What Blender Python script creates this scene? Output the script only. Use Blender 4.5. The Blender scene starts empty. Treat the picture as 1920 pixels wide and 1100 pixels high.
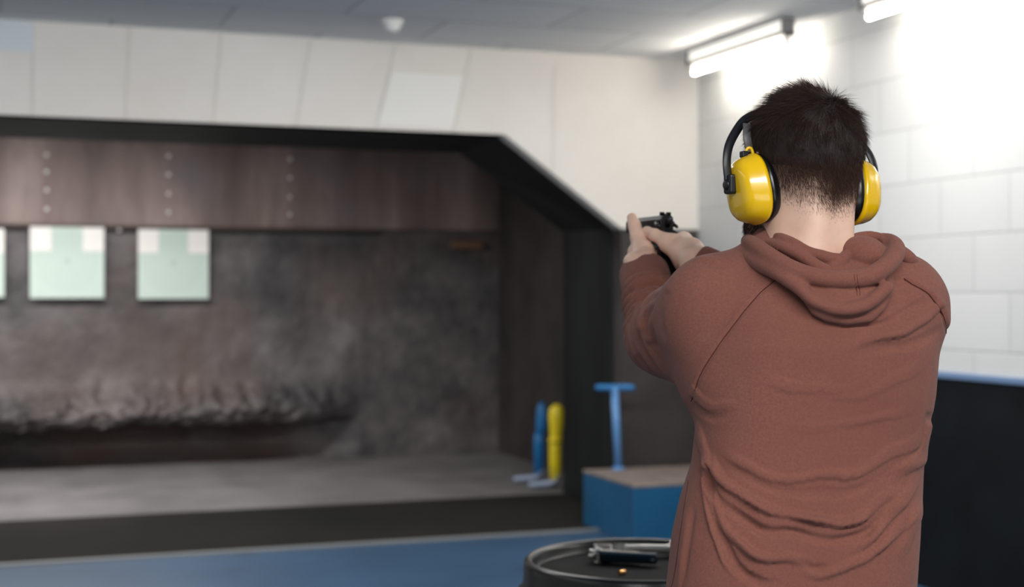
import bpy, bmesh, math, random
import numpy as np
from mathutils import Vector, Matrix, Euler

random.seed(7); rng = np.random.default_rng(11)
scene = bpy.context.scene
COL = scene.collection
PI = math.pi

# ------------------------------------------------------------------ camera constants
TH = math.radians(19.65)
CS, SN = math.cos(TH), math.sin(TH)
CAMH = 1.48
FPX = 2689.0

# ------------------------------------------------------------------ helpers
def s2l(c):
    r = []
    for v in c[:3]:
        v = v/255.0
        r.append(v/12.92 if v <= 0.04045 else ((v+0.055)/1.055)**2.4)
    return (r[0], r[1], r[2], 1.0)

def new_mat(name, col, rough=0.6, metal=0.0, spec=None, coat=0.0, sheen=0.0, emit=None, estr=0.0):
    m = bpy.data.materials.new(name); m.use_nodes = True
    b = m.node_tree.nodes['Principled BSDF']
    b.inputs['Base Color'].default_value = s2l(col)
    b.inputs['Roughness'].default_value = rough
    b.inputs['Metallic'].default_value = metal
    if spec is not None: b.inputs['Specular IOR Level'].default_value = spec
    if coat: b.inputs['Coat Weight'].default_value = coat; b.inputs['Coat Roughness'].default_value = 0.08
    if sheen: b.inputs['Sheen Weight'].default_value = sheen; b.inputs['Sheen Roughness'].default_value = 0.6
    if emit: b.inputs['Emission Color'].default_value = s2l(emit); b.inputs['Emission Strength'].default_value = estr
    return m

def nodes(m): return m.node_tree.nodes, m.node_tree.links, m.node_tree.nodes['Principled BSDF']

def noise_color(m, stops, scale=(1,1,1), nscale=5.0, detail=6.0, rough=0.6, second=None, bump=0.0, bscale=50.0, bdist=0.002):
    """procedural mottling: noise in object space through a colour ramp"""
    N, L, B = nodes(m)
    tc = N.new('ShaderNodeTexCoord'); mp = N.new('ShaderNodeMapping'); mp.inputs['Scale'].default_value = scale
    L.new(tc.outputs['Object'], mp.inputs['Vector'])
    n = N.new('ShaderNodeTexNoise'); n.inputs['Scale'].default_value = nscale
    n.inputs['Detail'].default_value = detail; n.inputs['Roughness'].default_value = rough
    L.new(mp.outputs['Vector'], n.inputs['Vector'])
    r = N.new('ShaderNodeValToRGB'); L.new(n.outputs['Fac'], r.inputs['Fac'])
    e = r.color_ramp.elements
    while len(e) < len(stops): e.new(0.5)
    for k, (p, c) in enumerate(stops): e[k].position = p; e[k].color = s2l(c)
    out = r.outputs['Color']
    if second:
        sc, ns, c2, lo, hi = second
        mp2 = N.new('ShaderNodeMapping'); mp2.inputs['Scale'].default_value = sc; mp2.inputs['Location'].default_value = (3.1, 1.7, 5.2)
        L.new(tc.outputs['Object'], mp2.inputs['Vector'])
        n2 = N.new('ShaderNodeTexNoise'); n2.inputs['Scale'].default_value = ns; n2.inputs['Detail'].default_value = 5
        L.new(mp2.outputs['Vector'], n2.inputs['Vector'])
        mr = N.new('ShaderNodeMapRange'); mr.inputs['From Min'].default_value = lo; mr.inputs['From Max'].default_value = hi
        L.new(n2.outputs['Fac'], mr.inputs['Value'])
        mx = N.new('ShaderNodeMix'); mx.data_type = 'RGBA'
        L.new(mr.outputs['Result'], mx.inputs[0]); L.new(out, mx.inputs[6]); mx.inputs[7].default_value = s2l(c2)
        out = mx.outputs[2]
    L.new(out, B.inputs['Base Color'])
    if bump:
        nb = N.new('ShaderNodeTexNoise'); nb.inputs['Scale'].default_value = bscale; nb.inputs['Detail'].default_value = 4
        L.new(tc.outputs['Object'], nb.inputs['Vector'])
        bp = N.new('ShaderNodeBump'); bp.inputs['Strength'].default_value = bump; bp.inputs['Distance'].default_value = bdist
        L.new(nb.outputs['Fac'], bp.inputs['Height']); L.new(bp.outputs['Normal'], B.inputs['Normal'])
    return m

def link(name, me, mat, parent=None, loc=None, smooth=False):
    o = bpy.data.objects.new(name, me); COL.objects.link(o)
    if mat is not None: me.materials.append(mat)
    if parent is not None: o.parent = parent
    if loc is not None: o.location = loc
    if smooth: me.polygons.foreach_set('use_smooth', [True]*len(me.polygons))
    return o

def obj(name, bm, mat, parent=None, loc=None, smooth=False, bevel=0.0, seg=2):
    me = bpy.data.meshes.new(name); bmesh.ops.recalc_face_normals(bm, faces=bm.faces); bm.to_mesh(me); bm.free()
    o = link(name, me, mat, parent, loc, smooth)
    if bevel:
        md = o.modifiers.new('bevel', 'BEVEL'); md.width = bevel; md.segments = seg; md.limit_method = 'ANGLE'; md.angle_limit = math.radians(35)
    return o

def from_arrays(name, V, F, mat, parent=None, loc=None, smooth=True):
    me = bpy.data.meshes.new(name); me.from_pydata([tuple(v) for v in V], [], [tuple(f) for f in F]); me.update()
    return link(name, me, mat, parent, loc, smooth)

def thing(name, label, cat, loc=(0,0,0), rz=0.0, group=None):
    o = bpy.data.objects.new(name, None); COL.objects.link(o); o.location = loc; o.rotation_euler = (0,0,rz)
    return tag(o, label, cat, group)
def tag(o, label, cat, group=None):
    o['label'] = label; o['category'] = cat
    if group: o['group'] = group
    return o
def struct(o): o['kind'] = 'structure'; return o

def box(bm, x0, x1, y0, y1, z0, z1, M=None):
    vs = [bm.verts.new(p) for p in ((x0,y0,z0),(x1,y0,z0),(x1,y1,z0),(x0,y1,z0),(x0,y0,z1),(x1,y0,z1),(x1,y1,z1),(x0,y1,z1))]
    for f in ((0,3,2,1),(4,5,6,7),(0,1,5,4),(1,2,6,5),(2,3,7,6),(3,0,4,7)): bm.faces.new([vs[i] for i in f])
    if M is not None: bmesh.ops.transform(bm, matrix=M, verts=vs)
    return vs
def lathe(bm, prof, n=48, M=None):
    rings = []; allv = []
    for r, z in prof:
        if r < 1e-6: v = [bm.verts.new((0,0,z))]; 
        else: v = [bm.verts.new((r*math.cos(2*PI*k/n), r*math.sin(2*PI*k/n), z)) for k in range(n)]
        rings.append(v); allv += v
    for a, b in zip(rings, rings[1:]):
        for k in range(n):
            k2 = (k+1) % n
            if len(a) == 1 and len(b) == 1: continue
            if len(a) == 1: bm.faces.new((a[0], b[k], b[k2]))
            elif len(b) == 1: bm.faces.new((a[k], b[0], a[k2]))
            else: bm.faces.new((a[k], b[k], b[k2], a[k2]))
    if M is not None: bmesh.ops.transform(bm, matrix=M, verts=allv)
    return allv
def prism(bm, pts, axis_pts):
    """extrude polygon: pts list of Vector at end 0, axis_pts = offset vector"""
    a = [bm.verts.new(p) for p in pts]; b = [bm.verts.new(Vector(p)+axis_pts) for p in pts]
    n = len(a); bm.faces.new(a); bm.faces.new(b[::-1])
    for k in range(n): bm.faces.new((a[k], a[(k+1) % n], b[(k+1) % n], b[k]))
def tube(bm, pts, rads, n=12, flat=None):
    """swept tube through points; flat=(w,h) ratio gives an oval section"""
    pts = [Vector(p) for p in pts]; rings = []
    up0 = Vector((0,0,1)); prev = None
    for i, p in enumerate(pts):
        t = (pts[min(i+1, len(pts)-1)] - pts[max(i-1, 0)]).normalized()
        if prev is None:
            ref = up0 if abs(t.z) < 0.9 else Vector((0,1,0)); a = t.cross(ref).normalized()
        else: a = (prev - t*prev.dot(t)).normalized()
        prev = a; b = t.cross(a); r = rads[i] if hasattr(rads, '__len__') else rads
        fa, fb = flat or (1, 1)
        rings.append([bm.verts.new(p + a*(r*fa*math.cos(2*PI*k/n)) + b*(r*fb*math.sin(2*PI*k/n))) for k in range(n)])
    for A, B in zip(rings, rings[1:]):
        for k in range(n): bm.faces.new((A[k], A[(k+1) % n], B[(k+1) % n], B[k]))
    bm.faces.new(rings[0][::-1]); bm.faces.new(rings[-1])
def spline(pts, m=8):
    """Catmull-Rom through points"""
    P = [np.array(p, float) for p in pts]; P = [2*P[0]-P[1]] + P + [2*P[-1]-P[-2]]; out = []
    for i in range(1, len(P)-2):
        for k in range(m):
            t = k/m
            out.append(0.5*((2*P[i]) + (-P[i-1]+P[i+1])*t + (2*P[i-1]-5*P[i]+4*P[i+1]-P[i+2])*t*t + (-P[i-1]+3*P[i]-3*P[i+1]+P[i+2])*t**3))
    out.append(P[-2]); return out

# ------------------------------------------------------------------ implicit surfaces
def smin(a, b, k):
    if k <= 0: return np.minimum(a, b)
    h = np.maximum(k-np.abs(a-b), 0)/k
    return np.minimum(a, b) - h*h*k*0.25
def smax(a, b, k): return -smin(-a, -b, k)
def cap(P, a, b, ra, rb=None):
    """tapered capsule"""
    rb = ra if rb is None else rb
    a = np.array(a, np.float32); b = np.array(b, np.float32); ab = b-a
    X, Y, Z = P; px, py, pz = X-a[0], Y-a[1], Z-a[2]
    t = np.clip((px*ab[0]+py*ab[1]+pz*ab[2])/max(float(ab@ab), 1e-9), 0, 1)
    return np.sqrt((px-ab[0]*t)**2+(py-ab[1]*t)**2+(pz-ab[2]*t)**2) - (ra+(rb-ra)*t)
def chain(P, pts, rads, k=0.0):
    d = None
    for i in range(len(pts)-1):
        e = cap(P, pts[i], pts[i+1], rads[i], rads[i+1]); d = e if d is None else smin(d, e, k)
    return d
def ell(P, c, r, yaw=0.0, pitch=0.0, roll=0.0):
    X, Y, Z = P[0]-c[0], P[1]-c[1], P[2]-c[2]
    if yaw or pitch or roll:
        R = np.array(Euler((pitch, roll, yaw)).to_matrix().transposed())
        X, Y, Z = (R[i,0]*X+R[i,1]*Y+R[i,2]*Z for i in range(3))
    k = np.sqrt((X/r[0])**2+(Y/r[1])**2+(Z/r[2])**2)
    return (k-1)*min(r)*np.where(k > 1, 1.0, 1.0)
def grid(lo, hi, h):
    ax = [np.arange(lo[i], hi[i]+h, h, dtype=np.float32) for i in range(3)]
    return ax, np.meshgrid(*ax, indexing='ij')
def nets(f, ax):
    """naive surface nets"""
    h = float(ax[0][1]-ax[0][0]); s = f < 0
    c = [(i, j, k) for i in (0,1) for j in (0,1) for k in (0,1)]
    nx, ny, nz = (n-1 for n in f.shape)
    sub = lambda a, o: a[o[0]:o[0]+nx, o[1]:o[1]+ny, o[2]:o[2]+nz]
    cnt = sum(sub(s, o).astype(np.int8) for o in c)
    m = (cnt > 0) & (cnt < 8)
    I = np.argwhere(m); idx = -np.ones(m.shape, np.int64); idx[m] = np.arange(len(I))
    acc = np.zeros((len(I), 3)); num = np.zeros(len(I))
    fv = {o: f[I[:,0]+o[0], I[:,1]+o[1], I[:,2]+o[2]] for o in c}
    for a in c:
        for d in range(3):
            if a[d] == 1: continue
            b = list(a); b[d] = 1; b = tuple(b)
            fa, fb = fv[a], fv[b]; x = (fa < 0) != (fb < 0)
            t = np.where(x, fa/np.where(x, fa-fb, 1), 0)
            p = np.array(a, float)[None,:].repeat(len(I), 0); p[:,d] += t
            acc[x] += p[x]; num[x] += 1
    V = (I + acc/num[:,None])*h + np.array([a[0] for a in ax])
    F = []
    for d in range(3):
        u, v = [(1,2),(2,0),(0,1)][d]
        sl0 = [slice(None)]*3; sl1 = [slice(None)]*3
        sl0[d] = slice(0,-1); sl1[d] = slice(1,None)
        ch = s[tuple(sl0)] != s[tuple(sl1)]
        E = np.argwhere(ch)
        E = E[(E[:,u] > 0) & (E[:,v] > 0) & (E[:,u] < f.shape[u]-1) & (E[:,v] < f.shape[v]-1)]
        def g(du, dv):
            q = E.copy(); q[:,u] += du; q[:,v] += dv; return idx[q[:,0], q[:,1], q[:,2]]
        Q = np.stack([g(-1,-1), g(0,-1), g(0,0), g(-1,0)], 1)
        inside = s[E[:,0], E[:,1], E[:,2]]
        Q[~inside] = Q[~inside][:, ::-1]
        F.append(Q)
    F = np.concatenate(F); F = F[(F >= 0).all(1)]
    return V, F
def vnormals(V, F):
    n = np.cross(V[F[:,2]]-V[F[:,0]], V[F[:,3]]-V[F[:,1]]); N = np.zeros_like(V)
    for k in range(4): np.add.at(N, F[:,k], n)
    return N/np.maximum(np.linalg.norm(N, axis=1), 1e-12)[:,None]
def vsmooth(V, F, it=2, lam=0.5):
    for _ in range(it):
        A = np.zeros_like(V); c = np.zeros(len(V))
        for k in range(4):
            a, b = F[:,k], F[:,(k+1) % 4]
            np.add.at(A, a, V[b]); np.add.at(A, b, V[a]); np.add.at(c, a, 1); np.add.at(c, b, 1)
        V = V + lam*(A/np.maximum(c,1)[:,None]-V)
    return V
def subdiv(V, F):
    """one Catmull-Clark-like split (edge/face midpoints, linear) for finer displacement"""
    E = np.concatenate([F[:,[k,(k+1)%4]] for k in range(4)]); E.sort(axis=1)
    U, inv = np.unique(E, axis=0, return_inverse=True); inv = inv.reshape(-1); n = len(V); m = len(U); q = len(F)
    W = np.concatenate([V, V[U].mean(1), V[F].mean(1)])
    e = [n+inv[k*q:(k+1)*q] for k in range(4)]; c = n+m+np.arange(q)
    G = np.concatenate([np.stack([F[:,k], e[k], c, e[(k-1)%4]], 1) for k in range(4)])
    return W, G
def mask_faces(V, F, keep):
    F = F[keep[F].all(1)]; used = np.unique(F); mp = -np.ones(len(V), int); mp[used] = np.arange(len(used))
    return V[used], mp[F]
def append(A, B):
    return np.concatenate([A[0], B[0]]), np.concatenate([A[1], B[1]+len(A[0])])

# ================================================================== MATERIALS
def plain_white(name, base=(214,212,206)):
    m = new_mat(name, base, 0.75); return m
M_white = noise_color(new_mat('white_paint', (210,209,205), 0.75), [(0.3,(225,224,219)),(0.7,(234,233,228))], nscale=1.2, bump=0.15, bscale=9, bdist=0.01)
M_baffle = noise_color(new_mat('baffle_board', (200,197,190), 0.85), [(0.35,(222,217,210)),(0.7,(232,229,224))], nscale=0.9, bump=0.1, bscale=60, bdist=0.004)
M_seam = new_mat('board_seam', (150,146,140), 0.9)
M_blueline = new_mat('blue_line_paint', (110,135,170), 0.6)
M_dado = noise_color(new_mat('black_dado_paint', (20,24,27), 0.75, spec=0.2), [(0.35,(8,12,14)),(0.75,(20,25,28))], nscale=3.0, bump=0.2, bscale=14, bdist=0.006)
M_black = noise_color(new_mat('black_steel', (24,27,28), 0.6, spec=0.25), [(0.3,(12,16,16)),(0.75,(30,34,34))], scale=(1,1,0.4), nscale=2.5)
M_brownpanel = noise_color(new_mat('dark_board', (48,44,44), 0.7), [(0.3,(40,37,37)),(0.7,(66,60,58))], nscale=2.2)
M_upper = noise_color(new_mat('brown_upper_wall', (104,84,78), 0.65), [(0.28,(92,80,77)),(0.5,(132,115,111)),(0.72,(176,158,153))],
                      scale=(1,1,0.22), nscale=1.9, detail=5, second=((1,1,1.0), 1.6, (120,112,112), 0.55, 0.75))
M_steel = noise_color(new_mat('scarred_steel_wall', (74,70,70), 0.6), [(0.26,(40,39,40)),(0.44,(74,72,73)),(0.58,(106,101,101)),(0.76,(150,145,145))],
                      nscale=1.5, detail=9, rough=0.62, second=((1,1,0.8), 1.0, (96,82,78), 0.46, 0.70), bump=0.5, bscale=9, bdist=0.03)
M_concrete = noise_color(new_mat('grey_concrete_floor', (120,116,116), 0.8), [(0.3,(88,85,86)),(0.7,(122,118,119))], nscale=1.5, detail=8, bump=0.3, bscale=20, bdist=0.01)
M_mat = noise_color(new_mat('dark_floor_mat', (52,52,50), 0.95, spec=0.1), [(0.3,(28,29,27)),(0.7,(42,40,39))], nscale=0.8)
M_bluefloor = noise_color(new_mat('blue_floor_paint', (66,94,124), 0.42), [(0.3,(42,66,90)),(0.7,(56,86,116))], nscale=0.7, detail=7,
                          second=((1,1,1), 6.0, (44,60,80), 0.66, 0.74))
M_ceil = new_mat('grey_ceiling_tile', (150,152,153), 0.85)
# ceiling tile grid, part of the tile surface itself
N, L, B = nodes(M_ceil)
tc = N.new('ShaderNodeTexCoord'); br = N.new('ShaderNodeTexBrick')
br.inputs['Scale'].default_value = 1.0; br.inputs['Brick Width'].default_value = 1.2; br.inputs['Row Height'].default_value = 0.6
br.inputs['Mortar Size'].default_value = 0.012; br.inputs['Mortar Smooth'].default_value = 0.3
br.inputs['Color1'].default_value = s2l((224,225,225)); br.inputs['Color2'].default_value = s2l((214,215,215)); br.inputs['Mortar'].default_value = s2l((186,187,187))
L.new(tc.outputs['Object'], br.inputs['Vector']); L.new(br.outputs['Color'], B.inputs['Base Color'])
# white block wall : brick joints in the Y-Z plane
M_block = new_mat('white_block_wall', (206,207,205), 0.6)
N, L, B = nodes(M_block)
tc = N.new('ShaderNodeTexCoord'); sp = N.new('ShaderNodeSeparateXYZ'); cb = N.new('ShaderNodeCombineXYZ')
L.new(tc.outputs['Object'], sp.inputs[0]); L.new(sp.outputs['Y'], cb.inputs['X']); zo = N.new('ShaderNodeMath'); zo.operation = 'SUBTRACT'; zo.inputs[1].default_value = 0.083; L.new(sp.outputs['Z'], zo.inputs[0]); L.new(zo.outputs[0], cb.inputs['Y'])
br = N.new('ShaderNodeTexBrick'); br.inputs['Scale'].default_value = 1.0
br.inputs['Brick Width'].default_value = 0.52; br.inputs['Row Height'].default_value = 0.28
br.inputs['Mortar Size'].default_value = 0.006; br.inputs['Mortar Smooth'].default_value = 0.6
br.inputs['Color1'].default_value = s2l((212,213,212)); br.inputs['Color2'].default_value = s2l((207,208,207)); br.inputs['Mortar'].default_value = s2l((186,187,187))
L.new(cb.outputs[0], br.inputs['Vector']); L.new(br.outputs['Color'], B.inputs['Base Color'])
nz = N.new('ShaderNodeTexNoise'); nz.inputs['Scale'].default_value = 14; nz.inputs['Detail'].default_value = 5; L.new(tc.outputs['Object'], nz.inputs['Vector'])
ad = N.new('ShaderNodeMath'); ad.operation = 'MULTIPLY_ADD'; L.new(br.outputs['Fac'], ad.inputs[0]); ad.inputs[1].default_value = -1.0
ml = N.new('ShaderNodeMath'); ml.operation = 'MULTIPLY'; L.new(nz.outputs['Fac'], ml.inputs[0]); ml.inputs[1].default_value = 0.5
L.new(ml.outputs[0], ad.inputs[2])
bp = N.new('ShaderNodeBump'); bp.inputs['Strength'].default_value = 0.5; bp.inputs['Distance'].default_value = 0.006
L.new(ad.outputs[0], bp.inputs['Height']); L.new(bp.outputs['Normal'], B.inputs['Normal'])

M_plastic_white = new_mat('white_plastic', (225,225,222), 0.4)
M_housing = new_mat('white_lamp_housing', (150,150,146), 0.35)
M_housing_dk = new_mat('grey_lamp_frame', (120,118,118), 0.4)
M_sideglow = new_mat('glowing_side_panel', (235,234,228), 0.4, emit=(250,246,236), estr=0.75)  # own glow added so the housing side looks bright
M_tube = new_mat('fluorescent_tube', (255,252,244), 0.3, emit=(255,246,232), estr=54.0)
M_paper = new_mat('target_paper', (205,222,212), 0.8)
M_paperwhite = new_mat('target_patch_paper', (250,247,243), 0.8)
M_ring = new_mat('target_ring_ink', (180,198,188), 0.8)
M_bluepaint = noise_color(new_mat('blue_box_paint', (18,82,122), 0.5), [(0.3,(8,70,106)),(0.7,(14,84,124))], nscale=2.0)
M_boxtop = noise_color(new_mat('worn_box_top', (120,108,102), 0.7), [(0.3,(104,94,90)),(0.7,(140,126,118))], nscale=6.0)
M_bluehandle = new_mat('blue_handle', (30,110,170), 0.4)
M_lightblue = new_mat('light_blue_pole', (92,142,196), 0.4)
M_yellow = new_mat('yellow_handle_plastic', (232,208,30), 0.4)
M_greymetal = new_mat('pale_grey_blade', (172,188,214), 0.4)
M_rubber = new_mat('black_rubber', (7,8,9), 0.3)
M_trayfloor = noise_color(new_mat('black_tray_felt', (14,15,16), 0.85, spec=0.15), [(0.4,(5,6,7)),(0.7,(16,17,18))], nscale=30)
M_gun = new_mat('blued_gun_steel', (34,32,32), 0.42, metal=0.5)
M_gun_matte = new_mat('matte_gun_frame', (24,25,27), 0.5, metal=0.2)
M_silver = new_mat('silver_gun_steel', (196,194,190), 0.28, metal=0.95)
M_bluish = new_mat('blue_black_slide', (40,62,76), 0.22, metal=0.9)
M_brass = new_mat('brass', (214,160,90), 0.25, metal=0.9)
M_cupyellow = new_mat('yellow_ear_cup', (244,196,8), 0.22, coat=0.6)
M_blackplastic = new_mat('black_plastic', (20,22,26), 0.38)
M_cushion = new_mat('black_vinyl_cushion', (12,13,15), 0.25)
M_strap = new_mat('grey_strap', (92,90,90), 0.45)

M_hood = new_mat('brown_sweatshirt_fleece', (132,82,68), 0.95, spec=0.1, sheen=0.08)
noise_color(M_hood, [(0.3,(124,79,68)),(0.7,(139,91,79))], nscale=260, detail=3, second=((1,1,1), 5, (120,76,66), 0.4, 0.8), bump=0.35, bscale=420, bdist=0.0012)
M_skin = new_mat('skin', (222,178,160), 0.5)
noise_color(M_skin, [(0.3,(222,180,158)),(0.7,(236,200,178))], nscale=22, detail=6, bump=0.15, bscale=260, bdist=0.0006)
nodes(M_skin)[2].inputs['Subsurface Weight'].default_value = 0.12
nodes(M_skin)[2].inputs['Subsurface Radius'].default_value = (0.008, 0.003, 0.0015)
nodes(M_skin)[2].inputs['Subsurface Scale'].default_value = 1.0
N, L, B = nodes(M_skin)
src = B.inputs['Base Color'].links[0].from_socket
at_ = N.new('ShaderNodeAttribute'); at_.attribute_name = 'stubble'
tc = N.new('ShaderNodeTexCoord'); nz = N.new('ShaderNodeTexNoise'); nz.inputs['Scale'].default_value = 420; nz.inputs['Detail'].default_value = 3
L.new(tc.outputs['Object'], nz.inputs['Vector'])
ma = N.new('ShaderNodeMath'); ma.operation = 'MULTIPLY_ADD'; L.new(nz.outputs['Fac'], ma.inputs[0]); ma.inputs[1].default_value = 1.1; ma.inputs[2].default_value = 0.25
mu = N.new('ShaderNodeMath'); mu.operation = 'MULTIPLY'; mu.use_clamp = True; L.new(ma.outputs[0], mu.inputs[0]); L.new(at_.outputs['Fac'], mu.inputs[1])
mx = N.new('ShaderNodeMix'); mx.data_type = 'RGBA'; L.new(mu.outputs[0], mx.inputs[0]); L.new(src, mx.inputs[6]); mx.inputs[7].default_value = s2l((66,48,40)); L.new(mx.outputs[2], B.inputs['Base Color'])
M_fade = new_mat('brown_faded_hair', (84,61,50), 0.6, spec=0.2)
M_hair = new_mat('dark_brown_hair', (58,42,35), 0.5, spec=0.3)
M_hairbase = noise_color(new_mat('dark_hair_mass', (30,22,20), 0.7), [(0.3,(26,19,17)),(0.7,(46,34,29))], nscale=120, bump=0.4, bscale=200, bdist=0.002)
M_jeans = noise_color(new_mat('dark_denim', (38,44,58), 0.9), [(0.3,(32,38,50)),(0.7,(48,55,70))], nscale=80)
M_shoe = new_mat('dark_shoe', (30,30,32), 0.6)
M_eye = new_mat('eyeball', (235,232,226), 0.2)

# ================================================================== ROOM
XR, XL, YF, YB, YR, HC = 4.39, -4.2, 8.60, 12.65, -3.6, 3.03
YS = 9.85                  # inner end of the black steel surround
def plane_box(name, x0,x1,y0,y1,z0,z1, mat, bevel=0):
    bm = bmesh.new(); box(bm, x0,x1,y0,y1,z0,z1); return struct(obj(name, bm, mat, bevel=bevel))
bmf = bmesh.new(); box(bmf, XL, XR, YR, 8.235, -0.1, 0.0); floor = struct(obj('floor', bmf, M_bluefloor))
b = bmesh.new(); box(b, XL, XR, 8.235, 8.29, -0.1, 0.012); t1 = struct(obj('trim_1', b, new_mat('grey_edge_strip', (120,122,124), 0.5)))
b = bmesh.new(); box(b, XL, XR, 8.29, 9.88, -0.1, 0.004); struct(obj('floor_mat', b, M_mat)).name = 'floor_2'
b = bmesh.new(); box(b, XL, XR, 9.88, YB+0.3, -0.1, 0.0); struct(obj('floor_3', b, M_concrete))
b = bmesh.new(); box(b, XL, XR+0.1, YR, YF+0.12, HC, HC+0.1); struct(obj('ceiling', b, M_ceil))
# right wall: white blocks, blue line, black dado
b = bmesh.new(); box(b, XR, XR+0.15, YR, YF+0.12, 1.095, HC); struct(obj('wall_right', b, M_block))
b = bmesh.new(); box(b, XR-0.014, XR+0.15, YR, YF, 1.063, 1.095); struct(obj('trim_2', b, M_blueline, bevel=0.004))
b = bmesh.new(); box(b, XR-0.004, XR+0.15, YR, YF, 0.0, 1.063); struct(obj('wall_right_lower', b, M_dado)).name = 'wall_right_2'
b = bmesh.new(); box(b, XL-0.15, XL, YR, YB+0.3, 0.0, HC); struct(obj('wall_left', b, M_white))
b = bmesh.new(); box(b, XL, XR, YR-0.15, YR, 0.0, HC); struct(obj('wall_rear', b, M_white))
# front partition (white board above the opening) : polygon in X-Z, extruded back 0.12
b = bmesh.new()
ZT, XD, XO, ZO = 2.49, 3.02, 3.83, 1.905
prism(b, [(XL,YF,ZT),(XD,YF,ZT),(XO,YF,ZO),(XR,YF,ZO),(XR,YF,HC),(XL,YF,HC)], Vector((0,0.12,0)))
struct(obj('wall_front', b, M_baffle))
# board joints on the partition: thin recessed-looking strips that lean like the real boards
b = bmesh.new()
def wpt(px, py, Y=YF):     # position on the plane Y=const seen at a picture coordinate (used once to measure the joints)
    u = (px-960)/FPX; D = Y/(CS-u*SN); return (D*(SN+u*CS), CAMH-(py-550)/FPX*D)
joints = [((62,42),(62,214)), ((243,52),(235,222)), ((415,63),(400,230)), ((582,74),(555,236)), ((741,84),(705,243)), ((884,92),(850,248)), ((1040,118),(1036,320))]
for (a, c) in joints:
    x0, z0 = wpt(*a); x1, z1 = wpt(*c)
    w = 0.007
    vs = [b.verts.new(p) for p in ((x0-w,YF-0.004,z0),(x0+w,YF-0.004,z0),(x1+w,YF-0.004,z1),(x1-w,YF-0.004,z1))]
    ws = [b.verts.new((v.co.x, YF+0.01, v.co.z)) for v in vs]
    b.faces.new(vs); b.faces.new(ws[::-1])
    for k in range(4): b.faces.new((vs[k], vs[(k+1)%4], ws[(k+1)%4], ws[k]))
struct(obj('trim_3', b, new_mat('board_joint', (214,210,203), 0.9)))
b = bmesh.new(); x0, z0 = wpt(725,135); x1, z1 = wpt(866,238)
vs = [wpt(735,135), wpt(868,143), wpt(846,241), wpt(708,234)]
prism(b, [(p[0], YF-0.008, p[1]) for p in vs], Vector((0,0.02,0)))
tag(obj('acoustic_board', b, new_mat('pale_patch_board', (234,233,229), 0.85)), 'pale white square board patched onto the wall above the opening', 'board')
b = bmesh.new(); vs = [wpt(-60,33), wpt(62,41), wpt(62,98), wpt(-60,92)]
prism(b, [(p[0], YF-0.008, p[1]) for p in vs], Vector((0,0.02,0)))
tag(obj('acoustic_board', b, new_mat('bluish_patch_board', (216,223,227), 0.85)), 'bluish white board in the wall corner under the ceiling, far left', 'board')
# dark board right of the opening
b = bmesh.new(); box(b, XO, XR, YF, YF+0.12, 0.0, ZO); struct(obj('wall_front_lower', b, M_brownpanel)).name = 'wall_front_2'
# black steel surround going back (underside, diagonal, side)
b = bmesh.new()
dv = Vector((0,YS-YF,0))
prism(b, [(XL,YF+0.004,ZT),(XD,YF+0.004,ZT),(XD,YF+0.004,HC),(XL,YF+0.004,HC)], dv)
prism(b, [(XD,YF+0.004,ZT),(XO,YF+0.004,ZO),(XR,YF+0.004,ZO),(XR,YF+0.004,HC),(XD,YF+0.004,HC)], dv)
prism(b, [(XO,YF+0.004,0.004),(XR,YF+0.004,0.004),(XR,YF+0.004,ZO),(XO,YF+0.004,ZO)], dv)
for v_ in b.verts:
    if v_.co.y > YS-0.1 and XD-.01 <= v_.co.x < XR-.01: v_.co.x += 0.09; v_.co.z += 0.03 if v_.co.z > 1 and v_.co.z < 2 else 0
surround = struct(obj('wall_surround', b, M_black)); surround.name = 'wall_opening'
# inner chamber: right wall, ceiling, back wall upper
b = bmesh.new(); box(b, XR, XR+0.15, YF+0.12, YB+0.3, 0.0, HC); struct(obj('wall_right_3', b, M_brownpanel))
b = bmesh.new(); box(b, XL, XR+0.1, YF+0.12, YB+0.3, HC, HC+0.1); struct(obj('ceiling_2', b, M_black))
b = bmesh.new(); box(b, XL, XR, YB-0.02, YB+0.2, 2.06, HC); up = struct(obj('wall_back', b, M_upper, bevel=0.01))
# lower back wall : scarred plate with an eroded, undercut foot on the left
nxs, nzs = 420, 150
xs = np.linspace(XL, XR, nxs); zs = np.concatenate([np.linspace(0, 0.75, 95), np.linspace(0.76, 2.07, nzs-95)])
from mathutils import noise as mn
V = []; F = []
for i, z in enumerate(zs):
    for j, x in enumerate(xs):
        n1 = mn.fractal(Vector((x*1.6, z*1.6, 0.3)), 0.9, 2.1, 6); n2 = mn.fractal(Vector((x*9, z*9, 3.0)), 0.7, 2.1, 5)
        y = YB + 0.02 + 0.012*n1
        er = min(1, max(0, (3.05-x)/0.9))                    # erosion only left of x~3
        edge = 0.36 + 0.05*mn.noise(Vector((x*2.3, 0, 7))) + 0.035*mn.noise(Vector((x*8, 0, 2)))
        bulge = math.exp(-((z-edge-0.10)/0.17)**2)
        y -= er*(0.26*bulge + 0.07*n2*min(1, bulge*1.6))
        if z < edge: 
            k = min(1, (edge-z)/0.05); y += er*(0.42*k) * (1 if z > 0.13 else max(0, z/0.13)**0.5)
        V.append((x, y, z))
for i in range(len(zs)-1):
    for j in range(nxs-1):
        a = i*nxs+j; F.append((a, a+1, a+nxs+1, a+nxs))
lw = struct(from_arrays('wall_back_2', V, F, M_steel))
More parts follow.
